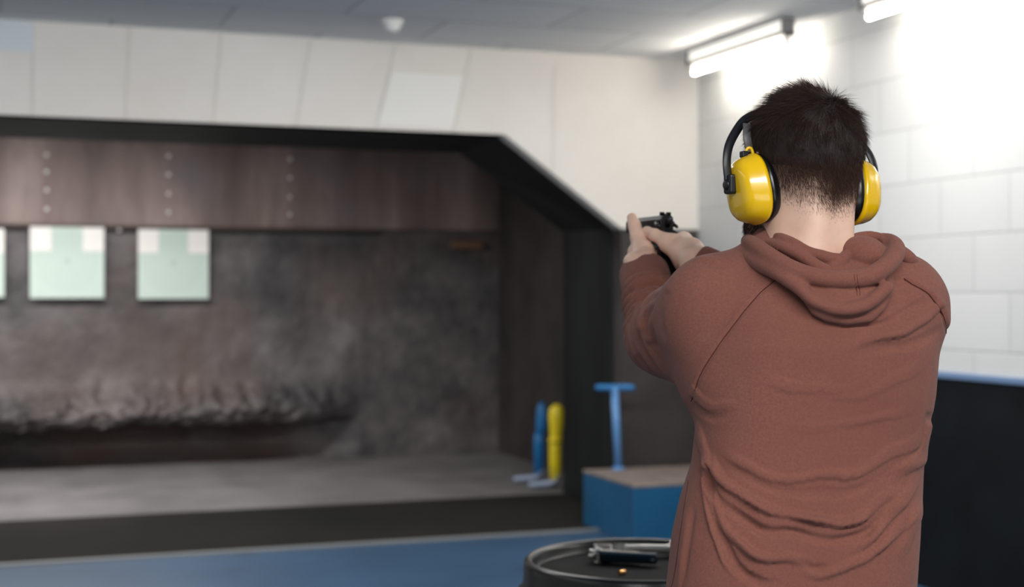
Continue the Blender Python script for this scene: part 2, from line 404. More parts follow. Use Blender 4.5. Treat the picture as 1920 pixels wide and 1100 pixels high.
# bolts on the upper wall
bolt_me = None
for px, ys in ((88,(290,322,356,392)), (317,(292,327,363,398)), (545,(298,333,369,402)), (224,(430,))):
    for py in ys:
        x, z = wpt(px, py, YB-0.03)
        if z < 2.08: z = 2.02
        if bolt_me is None:
            b = bmesh.new(); lathe(b, [(0.0,0.012),(0.010,0.011),(0.017,0.006),(0.019,0.0),(0.0,0.0)], 16, Matrix.Rotation(PI/2, 4, 'X'))
            o = obj('bolt', b, new_mat('bright_bolt_head', (240,236,232), 0.3, metal=0.3), up, smooth=True); bolt_me = o.data
        else:
            o = bpy.data.objects.new('bolt', bolt_me); COL.objects.link(o); o.parent = up
        o.location = (x, YB-0.02, z)
# hanging rail for the targets
b = bmesh.new(); box(b, XL, 3.2, YB-0.055, YB+0.02, 2.035, 2.062); rail = struct(obj('trim_4', b, new_mat('rail_steel', (92,78,74), 0.5, metal=0.3), bevel=0.004))
# rusty wooden batten low on the far wall
b = bmesh.new(); box(b, 0,0.30,-0.015,0.015,-0.035,0.035)
x, z = wpt(845, 459, YB); tag(obj('wooden_batten', b, new_mat('tan_wood_batten', (128,96,72), 0.8), loc=(x, YB-0.02, z), bevel=0.004), 'short tan wooden batten fixed to the dark back wall', 'batten')

# ---- smoke detector
sd = thing('smoke_detector', 'small white round smoke detector on the grey ceiling', 'smoke detector', (2.10, 7.9, HC))
b = bmesh.new(); lathe(b, [(0,0),(0.062,0),(0.062,-0.018),(0.055,-0.024),(0,-0.024)], 32); obj('base', b, M_plastic_white, sd, smooth=False)
b = bmesh.new(); lathe(b, [(0.046,-0.02),(0.046,-0.035),(0.036,-0.058),(0.018,-0.068),(0,-0.07)], 32); obj('sensor_dome', b, M_plastic_white, sd, smooth=True)

# ---- fluorescent fixtures
def fixture(y0, label):
    t = thing('fluorescent_light', label, 'ceiling light', (4.20, y0, HC), group='fluorescent lights along the right wall')
    b = bmesh.new(); box(b, -0.06, 0.0, 0.02, 1.20, -0.085, 0.0); obj('housing', b, M_housing, t, bevel=0.008)
    b = bmesh.new(); box(b, -0.066, -0.060, 0.045, 1.175, -0.078, -0.012); obj('side_glow_panel', b, M_sideglow, t, bevel=0.002)  # glowing strip added to the housing side, also brightens the ceiling
    b = bmesh.new(); box(b, -0.068, 0.008, 0.0, 1.22, -0.104, -0.085); obj('reflector', b, M_housing_dk, t, bevel=0.003)
    for y in (0.0, 1.20):
        b = bmesh.new(); box(b, -0.066, 0.006, y, y+0.02, -0.104, -0.002); 
        obj('end_cap', b, M_housing_dk, t, bevel=0.004)
    b = bmesh.new(); M = Matrix.Translation((-0.03, 0.03, -0.142)) @ Matrix.Rotation(-PI/2, 4, 'X'); lathe(b, [(0,0),(0.013,0),(0.013,1.16),(0,1.16)], 20, M); tb = obj('tube', b, M_tube, t, smooth=True)
    for y in (0.02, 1.17):
        b = bmesh.new(); box(b, -0.044, -0.016, y, y+0.025, -0.158, -0.10); obj('lamp_holder', b, M_plastic_white, t, bevel=0.004)
    return t
fixture(7.05, 'long white tube light on the ceiling nearest the far corner')
fixture(5.10, 'white tube light at the top right edge, nearer the viewer')
for yy in (3.15, 1.20):     # the row goes on outside the picture; these two only give their light
    l_ = bpy.data.lights.new('tube_lamp', 'AREA'); l_.shape = 'RECTANGLE'; l_.size = 0.05; l_.size_y = 1.16; l_.energy = 28; l_.color = (1,0.96,0.90)
    o_ = bpy.data.objects.new('tube_lamp', l_); COL.objects.link(o_); o_.location = (4.20, yy+0.6, 2.90)

# ---- paper targets
def target(cx, zc, s, label):
    t = thing('paper_target', label, 'target', (cx, YB-0.065, zc-s/2), group='paper targets under the rail')
    h = s/2
    b = bmesh.new(); box(b, -h, h, -0.002, 0.002, 0, s); obj('sheet', b, M_paper, t)
    for sx in (-1, 1):
        b = bmesh.new(); x0, x1 = (sx*h, sx*(h-0.17)); box(b, min(x0,x1), max(x0,x1), -0.005, -0.002, s-0.20, s-0.002); obj('white_patch', b, M_paperwhite, t)
    b = bmesh.new()
    for k in range(1, 9):
        r = k*0.031; n = 64
        for (ra, rb) in ((r-0.002, r+0.002),):
            A = [b.verts.new((ra*math.cos(2*PI*i/n), -0.0025, s*0.52+ra*math.sin(2*PI*i/n))) for i in range(n)]
            Bv = [b.verts.new((rb*math.cos(2*PI*i/n), -0.0025, s*0.52+rb*math.sin(2*PI*i/n))) for i in range(n)]
            for i in range(n): b.faces.new((A[i], A[(i+1)%n], Bv[(i+1)%n], Bv[i]))
    A = [b.verts.new((0.02*math.cos(2*PI*i/24), -0.0026, s*0.52+0.02*math.sin(2*PI*i/24))) for i in range(24)]; b.faces.new(A)
    obj('scoring_rings', b, M_ring, t)
for px0, px1, lab in ((-130,8,'pale green paper target cut off by the left picture edge'), (56,195,'pale green target second from the left on the far wall'), (259,391,'pale green target furthest right, nearest the bare steel')):
    x0, _ = wpt(px0, 490, YB-0.065); x1, _ = wpt(px1, 490, YB-0.065); _, z = wpt((px0+px1)/2, 491 if px0 < 200 else 494, YB-0.065)
    target((x0+x1)/2, z-0.005, x1-x0, lab)

# ---- blue box
bx = thing('storage_box', 'low blue wooden box with a worn beige top beside the dark board', 'box', (3.52, 7.72, 0))
b = bmesh.new(); box(b, 0, 0.86, 0, 0.78, 0, 0.335); obj('body', b, M_bluepaint, bx, bevel=0.006)
b = bmesh.new(); box(b, -0.004, 0.864, -0.004, 0.784, 0.335, 0.352); obj('lid', b, M_boxtop, bx, bevel=0.004)
# ---- T handled bar
tb = thing('t_handle_bar', 'light blue upright pole with a blue crossbar handle on the box', 'tool', (3.725, 8.44, 0.352), rz=-TH)
b = bmesh.new(); tube(b, [(0.012,0,0.012),(-0.012,0,0.52)], 0.024, 16); obj('pole', b, M_lightblue, tb, smooth=True)
b = bmesh.new(); tube(b, [(-0.135,0,0.525),(-0.12,0,0.525),(0.10,0,0.525),(0.115,0,0.525)], [0.015,0.021,0.021,0.015], 16); obj('crossbar', b, M_bluehandle, tb, smooth=True)
b = bmesh.new(); lathe(b, [(0,0),(0.04,0),(0.04,0.01),(0.026,0.02),(0,0.02)], 24, Matrix.Translation((0.012,0,0))); obj('foot', b, M_lightblue, tb)

# ---- upright shovels with foot blades
def shovel(loc, hm, label, style):
    t = thing('hand_shovel', label, 'tool', loc, rz=-TH)
    b = bmesh.new()
    if style == 'yellow':
        tube(b, [(0.0,0,0.06),(0.0,0,0.20),(0.0,0,0.33),(0.005,0,0.37),(0.008,0,0.45),(0.012,0,0.54),(0.012,0,0.60),(0.012,0,0.635)], [0.040,0.044,0.045,0.043,0.050,0.062,0.056,0.022], 20, (1, 0.6))
        obj('handle', b, hm, t, smooth=True)
        b = bmesh.new(); tube(b, [(0,0,0.345),(0,0,0.375)], [0.052,0.050], 20, (1,0.7)); obj('collar', b, hm, t, smooth=True)
    else:
        tube(b, [(0.0,0,0.06),(0.0,0,0.33),(0.0,0,0.38)], [0.040,0.042,0.034], 20, (1,0.6)); obj('shaft', b, hm, t, smooth=True)
        b = bmesh.new(); tube(b, [(0.0,0,0.37),(0.015,0,0.42),(0.022,0,0.50),(0.02,0,0.58),(0.015,0,0.625)], [0.026,0.040,0.044,0.036,0.012], 20, (1,0.5)); obj('handle', b, hm, t, smooth=True)
    b = bmesh.new()
    # scooped blade lying on the floor to the left
    n = 10; m = 8; g = []
    for i in range(n+1):
        s = i/n; row = []
        for j in range(m+1):
            q = -1+2*j/m; w = 0.075*(0.55+0.45*math.sin(PI*min(1, s*0.75+0.25)))
            row.append((0.03-0.23*s, q*w, 0.012+0.045*(q*q)*(1-0.4*s)+0.06*max(0, 1-s*3)**2))
        g.append(row)
    top = [[b.verts.new(p) for p in r] for r in g]; bot = [[b.verts.new((p[0], p[1], p[2]-0.008)) for p in r] for r in g]
    for i in range(n):
        for j in range(m):
            b.faces.new((top[i][j], top[i+1][j], top[i+1][j+1], top[i][j+1])); b.faces.new((bot[i][j], bot[i][j+1], bot[i+1][j+1], bot[i+1][j]))
    for i in range(n):
        b.faces.new((top[i][0], bot[i][0], bot[i+1][0], top[i+1][0])); b.faces.new((top[i][m], top[i+1][m], bot[i+1][m], bot[i][m]))
    for j in range(m):
        b.faces.new((top[0][j], top[0][j+1], bot[0][j+1], bot[0][j])); b.faces.new((top[n][j], bot[n][j], bot[n][j+1], top[n][j+1]))
    obj('blade', b, M_greymetal, t, (0,0,-0.004), smooth=True)
def fpt(px, py):
    u = (px-960)/FPX; D = CAMH*FPX/(py-550); return (D*(SN+u*CS), D*(CS-u*SN), 0)
shovel(fpt(1011, 903), M_bluehandle, 'blue handled upright scoop standing left of the yellow one', 'blue')
shovel(fpt(1041, 914), M_yellow, 'yellow handled upright scoop against the black side wall', 'yellow')

# ---- drum with tray
DX, DY = fpt(1208, 2000)[0:2]
Dd = 3.40; uu = (1203-960)/FPX; DX, DY = Dd*(SN+uu*CS), Dd*(CS-uu*SN); DH = 0.855
dr = thing('black_drum', 'round black drum with a raised rim holding handguns on top', 'drum', (DX, DY, 0))
b = bmesh.new()
pr = [(0,0),(0.275,0),(0.285,0.01)]
for zc in (0.27, 0.53): pr += [(0.285,zc-0.02),(0.295,zc-0.008),(0.295,zc+0.008),(0.285,zc+0.02)]
pr += [(0.285,0.745),(0,0.745)]
lathe(b, pr, 72); obj('body', b, M_rubber, dr, smooth=False)
b = bmesh.new()
lathe(b, [(0.0,0.746),(0.292,0.746),(0.297,0.755),(0.297,0.775),(0.285,0.782),(0.281,0.80),(0.280,0.835),(0.278,0.848),(0.270,0.855),(0.262,0.851),(0.258,0.842),(0.256,0.828),(0.250,0.820),(0.0,0.820)], 96)
obj('tray_lid', b, M_rubber, dr, smooth=True)
b = bmesh.new(); lathe(b, [(0,0.8205),(0.249,0.8205),(0.249,0.825),(0,0.825)], 72); obj('liner', b, M_trayfloor, dr)
TZ = 0.825

# ---- pistols ------------------------------------------------------------------
def make_pistol(name, label, m_slide, m_frame, m_grip, m_detail):
    """x right, y forward, z up; origin at the top rear of the slide"""
    t = thing(name, label, 'handgun')
    b = bmesh.new()
    sec = [(-0.0135,-0.030),(-0.0135,-0.010),(-0.009,-0.002),(0.009,-0.002),(0.0135,-0.010),(0.0135,-0.030)]
    prism(b, [(x,0.010,z) for x,z in sec], Vector((0,0.160,0)))
    obj('slide', b, m_slide, t, bevel=0.0012)
    b = bmesh.new(); M = Matrix.Translation((0,0.05,-0.014)) @ Matrix.Rotation(-PI/2, 4, 'X')
    lathe(b, [(0.0045,0.0),(0.0085,0.0),(0.0085,0.124),(0.0045,0.124),(0.0045,0.0)], 24, M); obj('barrel', b, m_slide, t, smooth=False)
    b = bmesh.new()                                                                   # frame with dust cover and grip
    side = [(0.0,-0.030),(0.125,-0.030),(0.122,-0.042),(0.052,-0.046),(0.044,-0.060),(0.030,-0.125),(0.028,-0.132),(-0.020,-0.130),(-0.018,-0.115),(0.004,-0.062),(-0.004,-0.046),(-0.014,-0.036)]
    prism(b, [(-0.0125,y,z) for y,z in side], Vector((0.025,0,0))); obj('frame', b, m_frame, t, bevel=0.002)
    for s in (-1,1):
        b = bmesh.new(); gp = [(0.006,-0.058),(0.040,-0.062),(0.027,-0.122),(-0.014,-0.120),(0.004,-0.085)]
        prism(b, [((0.0125 if s>0 else -0.0125),y,z) for y,z in gp], Vector((0.004*s,0,0))); obj('grip_panel', b, m_grip, t, bevel=0.0015)
    b = bmesh.new(); tube(b, spline([(0,0.104,-0.042),(0,0.106,-0.056),(0,0.098,-0.070),(0,0.075,-0.074),(0,0.050,-0.070)], 6), 0.0038, 10); obj('trigger_guard', b, m_frame, t, smooth=True)
    b = bmesh.new(); tube(b, spline([(0,0.076,-0.042),(0,0.073,-0.052),(0,0.078,-0.064)], 5), 0.003, 8); obj('trigger', b, m_detail, t, smooth=True)
    b = bmesh.new(); tube(b, [(0,0.008,-0.022),(0,-0.001,-0.014),(0,-0.006,-0.007)], [0.005,0.0045,0.005], 10); obj('hammer', b, m_detail, t, smooth=True)
    b = bmesh.new(); box(b,-0.010,-0.0035,0.014,0.022,-0.002,0.004); box(b,0.0035,0.010,0.014,0.022,-0.002,0.004); box(b,-0.010,0.010,0.014,0.022,-0.002,0.001); obj('rear_sight', b, m_frame, t)
    b = bmesh.new(); box(b,-0.0018,0.0018,0.160,0.168,-0.002,0.004); obj('front_sight', b, m_frame, t)
    for s in (-1,1):
        b = bmesh.new(); tube(b, [(s*0.012,0.020,-0.018),(s*0.019,0.020,-0.018)], 0.0055, 12); tube(b, [(s*0.018,0.022,-0.018),(s*0.018,0.004,-0.024)], [0.004,0.003], 8)
        obj('safety_lever', b, m_detail, t, smooth=True)
    return t
GUN = Vector((1.187, 2.443, 1.630))
pistol = make_pistol('pistol', 'black semi-automatic pistol held up in both hands of the man', M_gun, M_gun_matte, M_gun_matte, new_mat('worn_gun_lever', (70,70,72), 0.3, metal=0.9))
pistol.location = GUN
p2 = make_pistol('pistol', 'black pistol with a silver frame lying on the drum tray', M_bluish, M_silver, M_rubber, M_silver)
def cam_pt(px, D): u = (px-960)/FPX; return D*(SN+u*CS), D*(CS-u*SN)
gx, gy = cam_pt(1108, 3.47)
fw = Vector((.96*CS-.27*SN, -.96*SN-.27*CS, 0)).normalized(); up_v = Vector((fw.y, -fw.x, 0)); rt = fw.cross(up_v)
Mx = Matrix.Identity(4)
for k_, v_ in enumerate((rt, fw, up_v)):
    for q_ in range(3): Mx[q_][k_] = v_[q_]*0.92
p2.matrix_world = Matrix.Translation((gx, gy, TZ+0.0185)) @ Mx
# silver revolver behind
rv = thing('revolver', 'silver revolver lying at the back of the drum tray beside the jumper', 'handgun')
b = bmesh.new(); tube(b, [(0,0.04,0),(0,0.15,0)], [0.010,0.009], 16); box(b,-0.004,0.004,0.04,0.15,0.008,0.016); obj('barrel', b, M_silver, rv, smooth=False)
b = bmesh.new(); lathe(b, [(0,0),(0.019,0),(0.0195,0.004),(0.0195,0.034),(0.017,0.038),(0,0.038)], 24, Matrix.Translation((0,0.0,-0.006)) @ Matrix.Rotation(-PI/2, 4, 'X')); obj('cylinder', b, M_silver, rv)
b = bmesh.new(); prism(b, [(-0.008,y,z) for y,z in ((0.045,0.016),(0.045,-0.026),(-0.004,-0.03),(-0.03,-0.035),(-0.032,-0.01),(-0.014,0.016))], Vector((0.016,0,0))); obj('frame', b, M_silver, rv, bevel=0.002)
b = bmesh.new(); tube(b, spline([(0,-0.02,-0.02),(0,-0.038,-0.05),(0,-0.05,-0.095)], 5), [0.013]*5+[0.015]*5+[0.017], 14, (0.8,1.2)); obj('grip', b, M_rubber, rv, smooth=True)
b = bmesh.new(); tube(b, spline([(0,0.04,-0.026),(0,0.038,-0.045),(0,0.015,-0.05),(0,-0.012,-0.034)], 5), 0.003, 8); obj('trigger_guard', b, M_silver, rv, smooth=True)
gx, gy = cam_pt(1285, 3.565)
rv.matrix_world = Matrix.Translation((gx, gy, TZ+0.0205)) @ Matrix.Rotation(math.radians(90)-TH-0.05, 4, 'Z') @ Matrix.Rotation(-PI/2, 4, 'Y')
def cartridge(px, D, rz, label, lying=True):
    u = (px-960)/FPX; t = thing('cartridge', label, 'cartridge', (D*(SN+u*CS), D*(CS-u*SN), TZ+0.0055), rz)
    M = Matrix.Rotation(-PI/2, 4, 'X')
    b = bmesh.new(); lathe(b, [(0,0),(0.0055,0),(0.0055,0.002),(0.0045,0.003),(0.0050,0.004),(0.0050,0.019),(0,0.019)], 20, M); obj('case', b, M_brass, t, smooth=False)
    b = bmesh.new(); lathe(b, [(0.0046,0.019),(0.0045,0.023),(0.003,0.028),(0,0.0295)], 20, M); obj('bullet', b, new_mat('copper_bullet', (190,120,90), 0.3, metal=0.8), t, smooth=True)
cartridge(1161, 3.335, math.radians(-55), 'small brass cartridge lying on the drum tray beside the pistol')
#PERSON_BEGIN
# ================================================================== PERSON
ROOT = np.array([0.446*CS + 2.2*SN, 2.2*CS - 0.446*SN, 0.0])
def l2w(V):    # body frame (x across, y away, z up) -> world, relative to the person's root
    V = np.asarray(V, float); return np.stack([V[:,0]*CS+V[:,1]*SN, -V[:,0]*SN+V[:,1]*CS, V[:,2]], 1)
def w2r(V): return np.asarray(V, float) - ROOT
def w2l(p):    # world point -> body frame
    q = np.asarray(p, float)-ROOT; return np.array([q[0]*CS-q[1]*SN, q[0]*SN+q[1]*CS, q[2]])
def px2l(px, py, yl):   # measured outline point at body depth yl
    D = 2.2+yl; return ((px-960)/FPX*D-0.446, yl, CAMH-(py-550)/FPX*D)
G = np.array(GUN)

# ---- torso profile (height, left, right, half depth, centre depth)
TOR = np.array([
 (0.90,-.208,.165,.150,.000),(1.03,-.208,.167,.142,.000),(1.112,-.200,.174,.135,.000),(1.169,-.187,.178,.128,.002),(1.218,-.170,.180,.124,.004),
 (1.275,-.163,.190,.124,.006),(1.325,-.165,.200,.126,.008),(1.40,-.165,.207,.128,.010),(1.44,-.155,.203,.124,.012),
 (1.48,-.135,.178,.108,.014),(1.52,-.100,.128,.088,.018),(1.56,-.070,.085,.066,.022),(1.60,-.05,.06,.05,.03)])
def torso(P, grow=0.0):
    X, Y, Z = P
    L = np.interp(Z, TOR[:,0], TOR[:,1]); R = np.interp(Z, TOR[:,0], TOR[:,2]); b = np.interp(Z, TOR[:,0], TOR[:,3]); cy = np.interp(Z, TOR[:,0], TOR[:,4])
    a = (R-L)/2+grow; cx = (L+R)/2; b = b+grow
    n = 2.4
    k = (np.abs((X-cx)/a)**n + np.abs((Y-cy)/b)**n)**(1/n)
    return (k-1)*np.minimum(a, b)
def yback(x, z):
    L = np.interp(z, TOR[:,0], TOR[:,1]); R = np.interp(z, TOR[:,0], TOR[:,2]); b = np.interp(z, TOR[:,0], TOR[:,3]); cy = np.interp(z, TOR[:,0], TOR[:,4])
    a = (R-L)/2; cx = (L+R)/2
    return cy - b*np.maximum(1-np.abs((x-cx)/a)**2.4, 0.0)**(1/2.4)

SHL, ELL, WRL = (-.143,.025,1.462), (-.190,.27,1.405), (-.198,.425,1.492)
SHR, ELR, WRR = (.152,.012,1.464), (.115,.29,1.41), (-.075,.375,1.505)
# ---- hoodie body and sleeves
def hoodie_sdf(P, grow=0.0):
    d = torso(P, grow)
    d = smax(d, P[2]-1.56, 0.03)
    neck = cap(P, (.004,.015,1.50), (.006,.03,1.555), .075+grow, .066+grow); d = smin(d, neck, .04)
    d = smin(d, cap(P, (.03,.01,1.515), (.145,.012,1.475), .045+grow, .060+grow), .05)
    d = smin(d, cap(P, (-.03,.02,1.515), (-.125,.022,1.478), .045+grow, .055+grow), .05)
    al = chain(P, [SHL, (-.170,.14,1.43), ELL], [.072+grow,.066+grow,.060+grow], .01)
    al = smin(al, cap(P, ELL, WRL, .058+grow, .044+grow), .02)
    d = smin(d, al, .035)
    d = smin(d, cap(P, (-.15,.03,1.42), (-.12,.0,1.36), .05+grow, .05+grow), .05)
    d = smin(d, cap(P, (-.176,.20,1.392), (-.135,.05,1.350), .046+grow, .040+grow), .05)
    ar = chain(P, [SHR, (.14,.15,1.43), ELR], [.070+grow,.066+grow,.060+grow], .01)
    ar = smin(ar, cap(P, ELR, WRR, .058+grow, .044+grow), .02)
    d = smin(d, ar, .035)
    return d
ax, P = grid((-.30,-.20,.88), (.30,.52,1.60), .0055)
d = hoodie_sdf(P)
d = smax(d, .90-P[2], .012)
V, F = nets(d, ax)
V = vsmooth(V, F, 2); V, F = subdiv(V, F); V = vsmooth(V, F, 3)
Nn = vnormals(V, F)

def pldist(A, pts):
    """distance, side and parameter from 2-D points A to a polyline"""
    best = np.full(len(A), 9.0); side = np.zeros(len(A)); par = np.zeros(len(A)); n = len(pts)-1
    for i in range(n):
        a, b = pts[i], pts[i+1]; ab = b-a; L2 = ab@ab
        t = np.clip(((A-a)@ab)/L2, 0, 1); q = a+t[:,None]*ab; e = A-q; dd = np.hypot(e[:,0], e[:,1])
        cr = ab[0]*e[:,1]-ab[1]*e[:,0]
        m = dd < best; best[m] = dd[m]; side[m] = np.sign(cr[m]); par[m] = (i+t[m])/n
    return best, side, par
def view_px(V):     # outline coordinates of body points, for laying folds where they were measured
    D = 2.2+V[:,1]; return np.stack([960+FPX*(V[:,0]+.446)/D, 550-FPX*(V[:,2]-CAMH)/D], 1)
facing = (Nn[:,1]*0.98+Nn[:,0]*0.2) < 0.25
A = view_px(V); disp = np.zeros(len(V))
wrp = np.array([(mn.noise(Vector((a/85, b_/85, 1.0))), mn.noise(Vector((a/85, b_/85, 8.0))), mn.noise(Vector((a/60, b_/60, 15.0)))) for a, b_ in A])
AW = A + wrp[:,:2]*np.array([16, 20]); AMPN = 1+wrp[:,2]*.9
WARP = False
def fold(pts, w, amp, skew=0.0, ends=(0.15,0.15), region=None):
    """soft ridge (amp>0) or crease (amp<0) along a line; w in outline units; skew sharpens one flank"""
    global disp
    S = np.array([p[:2] for p in spline([np.array([*p, 0.0]) for p in pts], 6)])
    dd, sd, t = pldist(AW if WARP else A, S)
    ww = w*np.where(sd > 0, 1+skew, 1-skew)
    env = np.clip(t/ends[0] if ends[0] else 1, 0, 1)*np.clip((1-t)/ends[1] if ends[1] else 1, 0, 1)
    env = env*env*(3-2*env)
    m = facing if region is None else (facing & region)
    disp += np.where(m, amp*np.exp(-(dd/ww)**2)*env*(AMPN if WARP else 1), 0)
mm = 0.001
back = V[:,1] < 0.10
arm = (V[:,1] > 0.06) & (V[:,0] < -.09)
# lower-back drapes: curves hanging from the left side, sweeping down to the right and up again
E3 = (.35,.35); WARP = True
fold([(1316,846),(1360,905),(1440,955),(1540,972),(1630,955),(1715,900)], 19, 6.5*mm, .45, (.12,.3))
fold([(1306,872),(1345,935),(1415,985),(1510,1010),(1610,998),(1700,945)], 12, -5*mm, .3, (.1,.3))
fold([(1318,900),(1355,985),(1410,1035),(1470,1058),(1545,1052)], 17, 6*mm, -.4, (.1,.25))
fold([(1330,960),(1370,1040),(1420,1090),(1480,1110)], 13, -4.5*mm, 0, E3)
fold([(1490,1072),(1560,1076),(1620,1050),(1675,1005),(1722,935)], 18, 5*mm, .5, E3)
fold([(1505,1052),(1530,1064),(1560,1058)], 7, -3.5*mm, 0, (.3,.3))
fold([(1325,822),(1400,872),(1500,893),(1600,885),(1690,845),(1748,790)], 26, 3*mm, .55, E3)
fold([(1340,858),(1420,903),(1520,925),(1620,913),(1712,866)], 14, -2*mm, .3, E3)
fold([(1400,770),(1500,800),(1600,800),(1680,780),(1750,730)], 34, 1.2*mm, .5, E3)
fold([(1500,742),(1620,735),(1700,700),(1760,650)], 34, 1.2*mm, .3, E3)
fold([(1580,655),(1670,632),(1730,590),(1775,550)], 22, 4.5*mm, .4, (.3,.1))
fold([(1590,622),(1660,606),(1712,572),(1752,538)], 11, -3.6*mm, .1, (.3,.2))
fold([(1590,672),(1670,660),(1735,628),(1775,600)], 14, -1.8*mm, .1, E3)
fold([(1722,880),(1690,940),(1640,1005),(1580,1045)], 15, 4*mm, -.3, E3)
fold([(1728,930),(1705,990),(1690,1060)], 13, 3*mm, 0, E3)
fold([(1748,790),(1722,850),(1670,900)], 14, 4*mm, .3, (.1,.4))
fold([(1746,770),(1728,830),(1700,868)], 8, -3*mm, .1, (.1,.4))
fold([(1310,850),(1320,930),(1350,1015),(1395,1090)], 13, 4.5*mm, .5, (.1,.3))
fold([(1312,872),(1330,945),(1362,1025),(1400,1085)], 8, -4.5*mm, 0, (.1,.3))
fold([(1298,780),(1308,840),(1325,880)], 14, 4*mm, .3)
fold([(1290,940),(1279,1030),(1268,1110)], 6, 2.6*mm, 0, (.2,0))
fold([(1298,940),(1288,1030),(1278,1110)], 4, -1.8*mm, 0, (.2,0))
fold([(1400,700),(1470,722),(1560,725),(1640,705)], 28, 1.2*mm, 0, E3)
fold([(1296,722),(1335,752),(1390,765)], 18, 2.6*mm, 0, (.1,.4))
fold([(1296,745),(1330,775),(1380,790)], 12, -2.0*mm, 0, (.1,.4))
# raglan seams
WARP = False
body = V[:,1] < 0.09
seamL = [(1474,508),(1440,535),(1405,570),(1370,615),(1335,665),(1312,705),(1296,752)]
fold(seamL, 3.0, -2.0*mm, ends=(.02,.02), region=body); fold([(x-5,y-3) for x,y in seamL], 4.5, .9*mm, ends=(.02,.02), region=body)
seamR = [(1695,522),(1712,533),(1733,545),(1752,562),(1768,590),(1777,625)]
fold(seamR, 3.0, -2.4*mm, ends=(.02,.02), region=body); fold([(x+6,y-5) for x,y in seamR], 6, 1.6*mm, ends=(.02,.02), region=body)
# sleeve wrinkles on the raised left arm
for pts, w, a in (
    ([(1180,548),(1205,530),(1235,527),(1262,533)], 6, 3.2), ([(1182,562),(1210,540),(1240,540),(1258,548)], 4.5, -2.6),
    ([(1186,590),(1200,560),(1225,545),(1250,552)], 6, 3.4), ([(1194,600),(1208,572),(1230,560),(1248,560)], 4.5, -2.8),
    ([(1203,625),(1206,595),(1220,570),(1243,562)], 6, 3.6), ([(1214,635),(1214,600),(1226,578),(1243,570)], 4.5, -3.0),
    ([(1222,650),(1218,615),(1228,588),(1244,575)], 6, 3.2), ([(1232,655),(1229,620),(1238,595)], 5, -2.4),
    ([(1176,600),(1186,640),(1200,670)], 9, 2.6)):
    fold(pts, w, a*1.7*mm, region=arm)
fold([(1252,540),(1240,565),(1236,600),(1245,640)], 8, -3*mm, region=(V[:,0] < -.12))
fold([(1300,484),(1330,486),(1352,492)], 5, 2.5*mm)
fold([(1305,494),(1335,497),(1360,500)], 4, -2*mm)
V = V + Nn*(disp*1.35*np.clip(-Nn[:,1]*1.8+.15, 0, 1))[:,None]
# rings of bunched cloth round the raised forearm and elbow crook
def arm_rings(V, a, b, rad, period, amp, lean):
    a = np.array(a); b = np.array(b); d = b-a; Ln = np.linalg.norm(d); d = d/Ln
    w = V-a; t = w@d; q = w-t[:,None]*d; rr = np.linalg.norm(q, axis=1)
    u = np.cross(d, [0,0,1.0]); u /= np.linalg.norm(u); vv = np.cross(u, d)
    ang = np.arctan2(q@vv, q@u)
    n_ = np.array([mn.noise(Vector((x[0]*14, x[1]*14, x[2]*14))) if m_ else 0.0 for x, m_ in zip(V, rr < rad*1.7)])
    ph = (t + lean*np.cos(ang-1.2) + .007*n_)/period
    rid = np.abs(np.sin(PI*ph))**1.5; win = np.clip((t+.02)/.03, 0, 1)*np.clip((Ln-.005-t)/.03, 0, 1)*np.clip((rad*1.55-rr)/(rad*.3), 0, 1)
    return amp*(rid-.35)*win*(.75+.5*n_)
Nn2 = vnormals(V, F)
V = V + Nn2*(arm_rings(V, ELL, WRL, .062, .029, .0095, .022) + arm_rings(V, (-.165,.13,1.435), ELL, .068, .042, .0060, -.020))[:,None]
# gentle large-scale unevenness of cloth
lump = np.array([mn.noise(Vector((p[0]*9, p[1]*9, p[2]*7))) for p in V[::1]])
V = V + Nn*(lump*0.0022)[:,None]
V = vsmooth(V, F, 1)

# ---- the body itself: torso core, neck, head, arms, hands, legs -> one mesh
# head in world-aligned axes around HCN
HCN = np.array([1.172, 1.952, 1.688])
def head_sdf(P):
    d = ell(P, (0,-.010,.010), (.0725,.093,.081))
    d = smin(d, ell(P, (0,-.030,-.010), (.070,.072,.075)), .03)
    d = smin(d, ell(P, (0,.035,-.040), (.060,.055,.070)), .04)               # face
    d = smin(d, ell(P, (0,.068,-.106), (.032,.026,.022)), .045)              # chin
    for s in (-1,1):
        d = smin(d, cap(P, (s*.060,.000,-.070), (s*.036,.060,-.108), .016, .018), .030)   # jaw
        d = smin(d, ell(P, (s*.044,.062,-.030), (.020,.020,.016)), .025)    # cheek
        d = smax(d, -ell(P, (s*.031,.098,-.003), (.019,.016,.012)), .014)   # socket
        d = smin(d, cap(P, (s*.016,.090,.016), (s*.045,.080,.017), .006, .004), .014)      # brow
        e = ell(P, (s*.078,-.008,-.010), (.008,.017,.030), 0.15*s); e = smax(e, -ell(P, (s*.086,-.006,-.006), (.006,.009,.016)), .004)
        d = smin(d, e, .006)
    d = smin(d, cap(P, (0,.090,.004), (0,.112,-.034), .007, .009), .012)      # nose
    for s in (-1,1): d = smin(d, ell(P, (s*.011,.100,-.037), (.008,.010,.007)), .006)
    d = smin(d, ell(P, (0,.091,-.064), (.024,.012,.006)), .008)               # lips
    d = smin(d, ell(P, (0,.089,-.075), (.020,.011,.006)), .006)
    d = smax(d, -ell(P, (0,.103,-.0695), (.022,.006,.0012)), .002)
    # neck
    d = smin(d, chain(P, [(0.000,-.036,-.040), (-.010,-.036,-.105), (-.018,-.042,-.17), (-.03,-.03,-.24)], [.053,.0545,.059,.075], .02), .030)
    d = smin(d, cap(P, (.028,-.070,-.06), (.022,-.075,-.15), .020, .022), .025)
    d = smin(d, cap(P, (-.022,-.082,-.06), (-.026,-.085,-.15), .020, .022), .025)
    return d
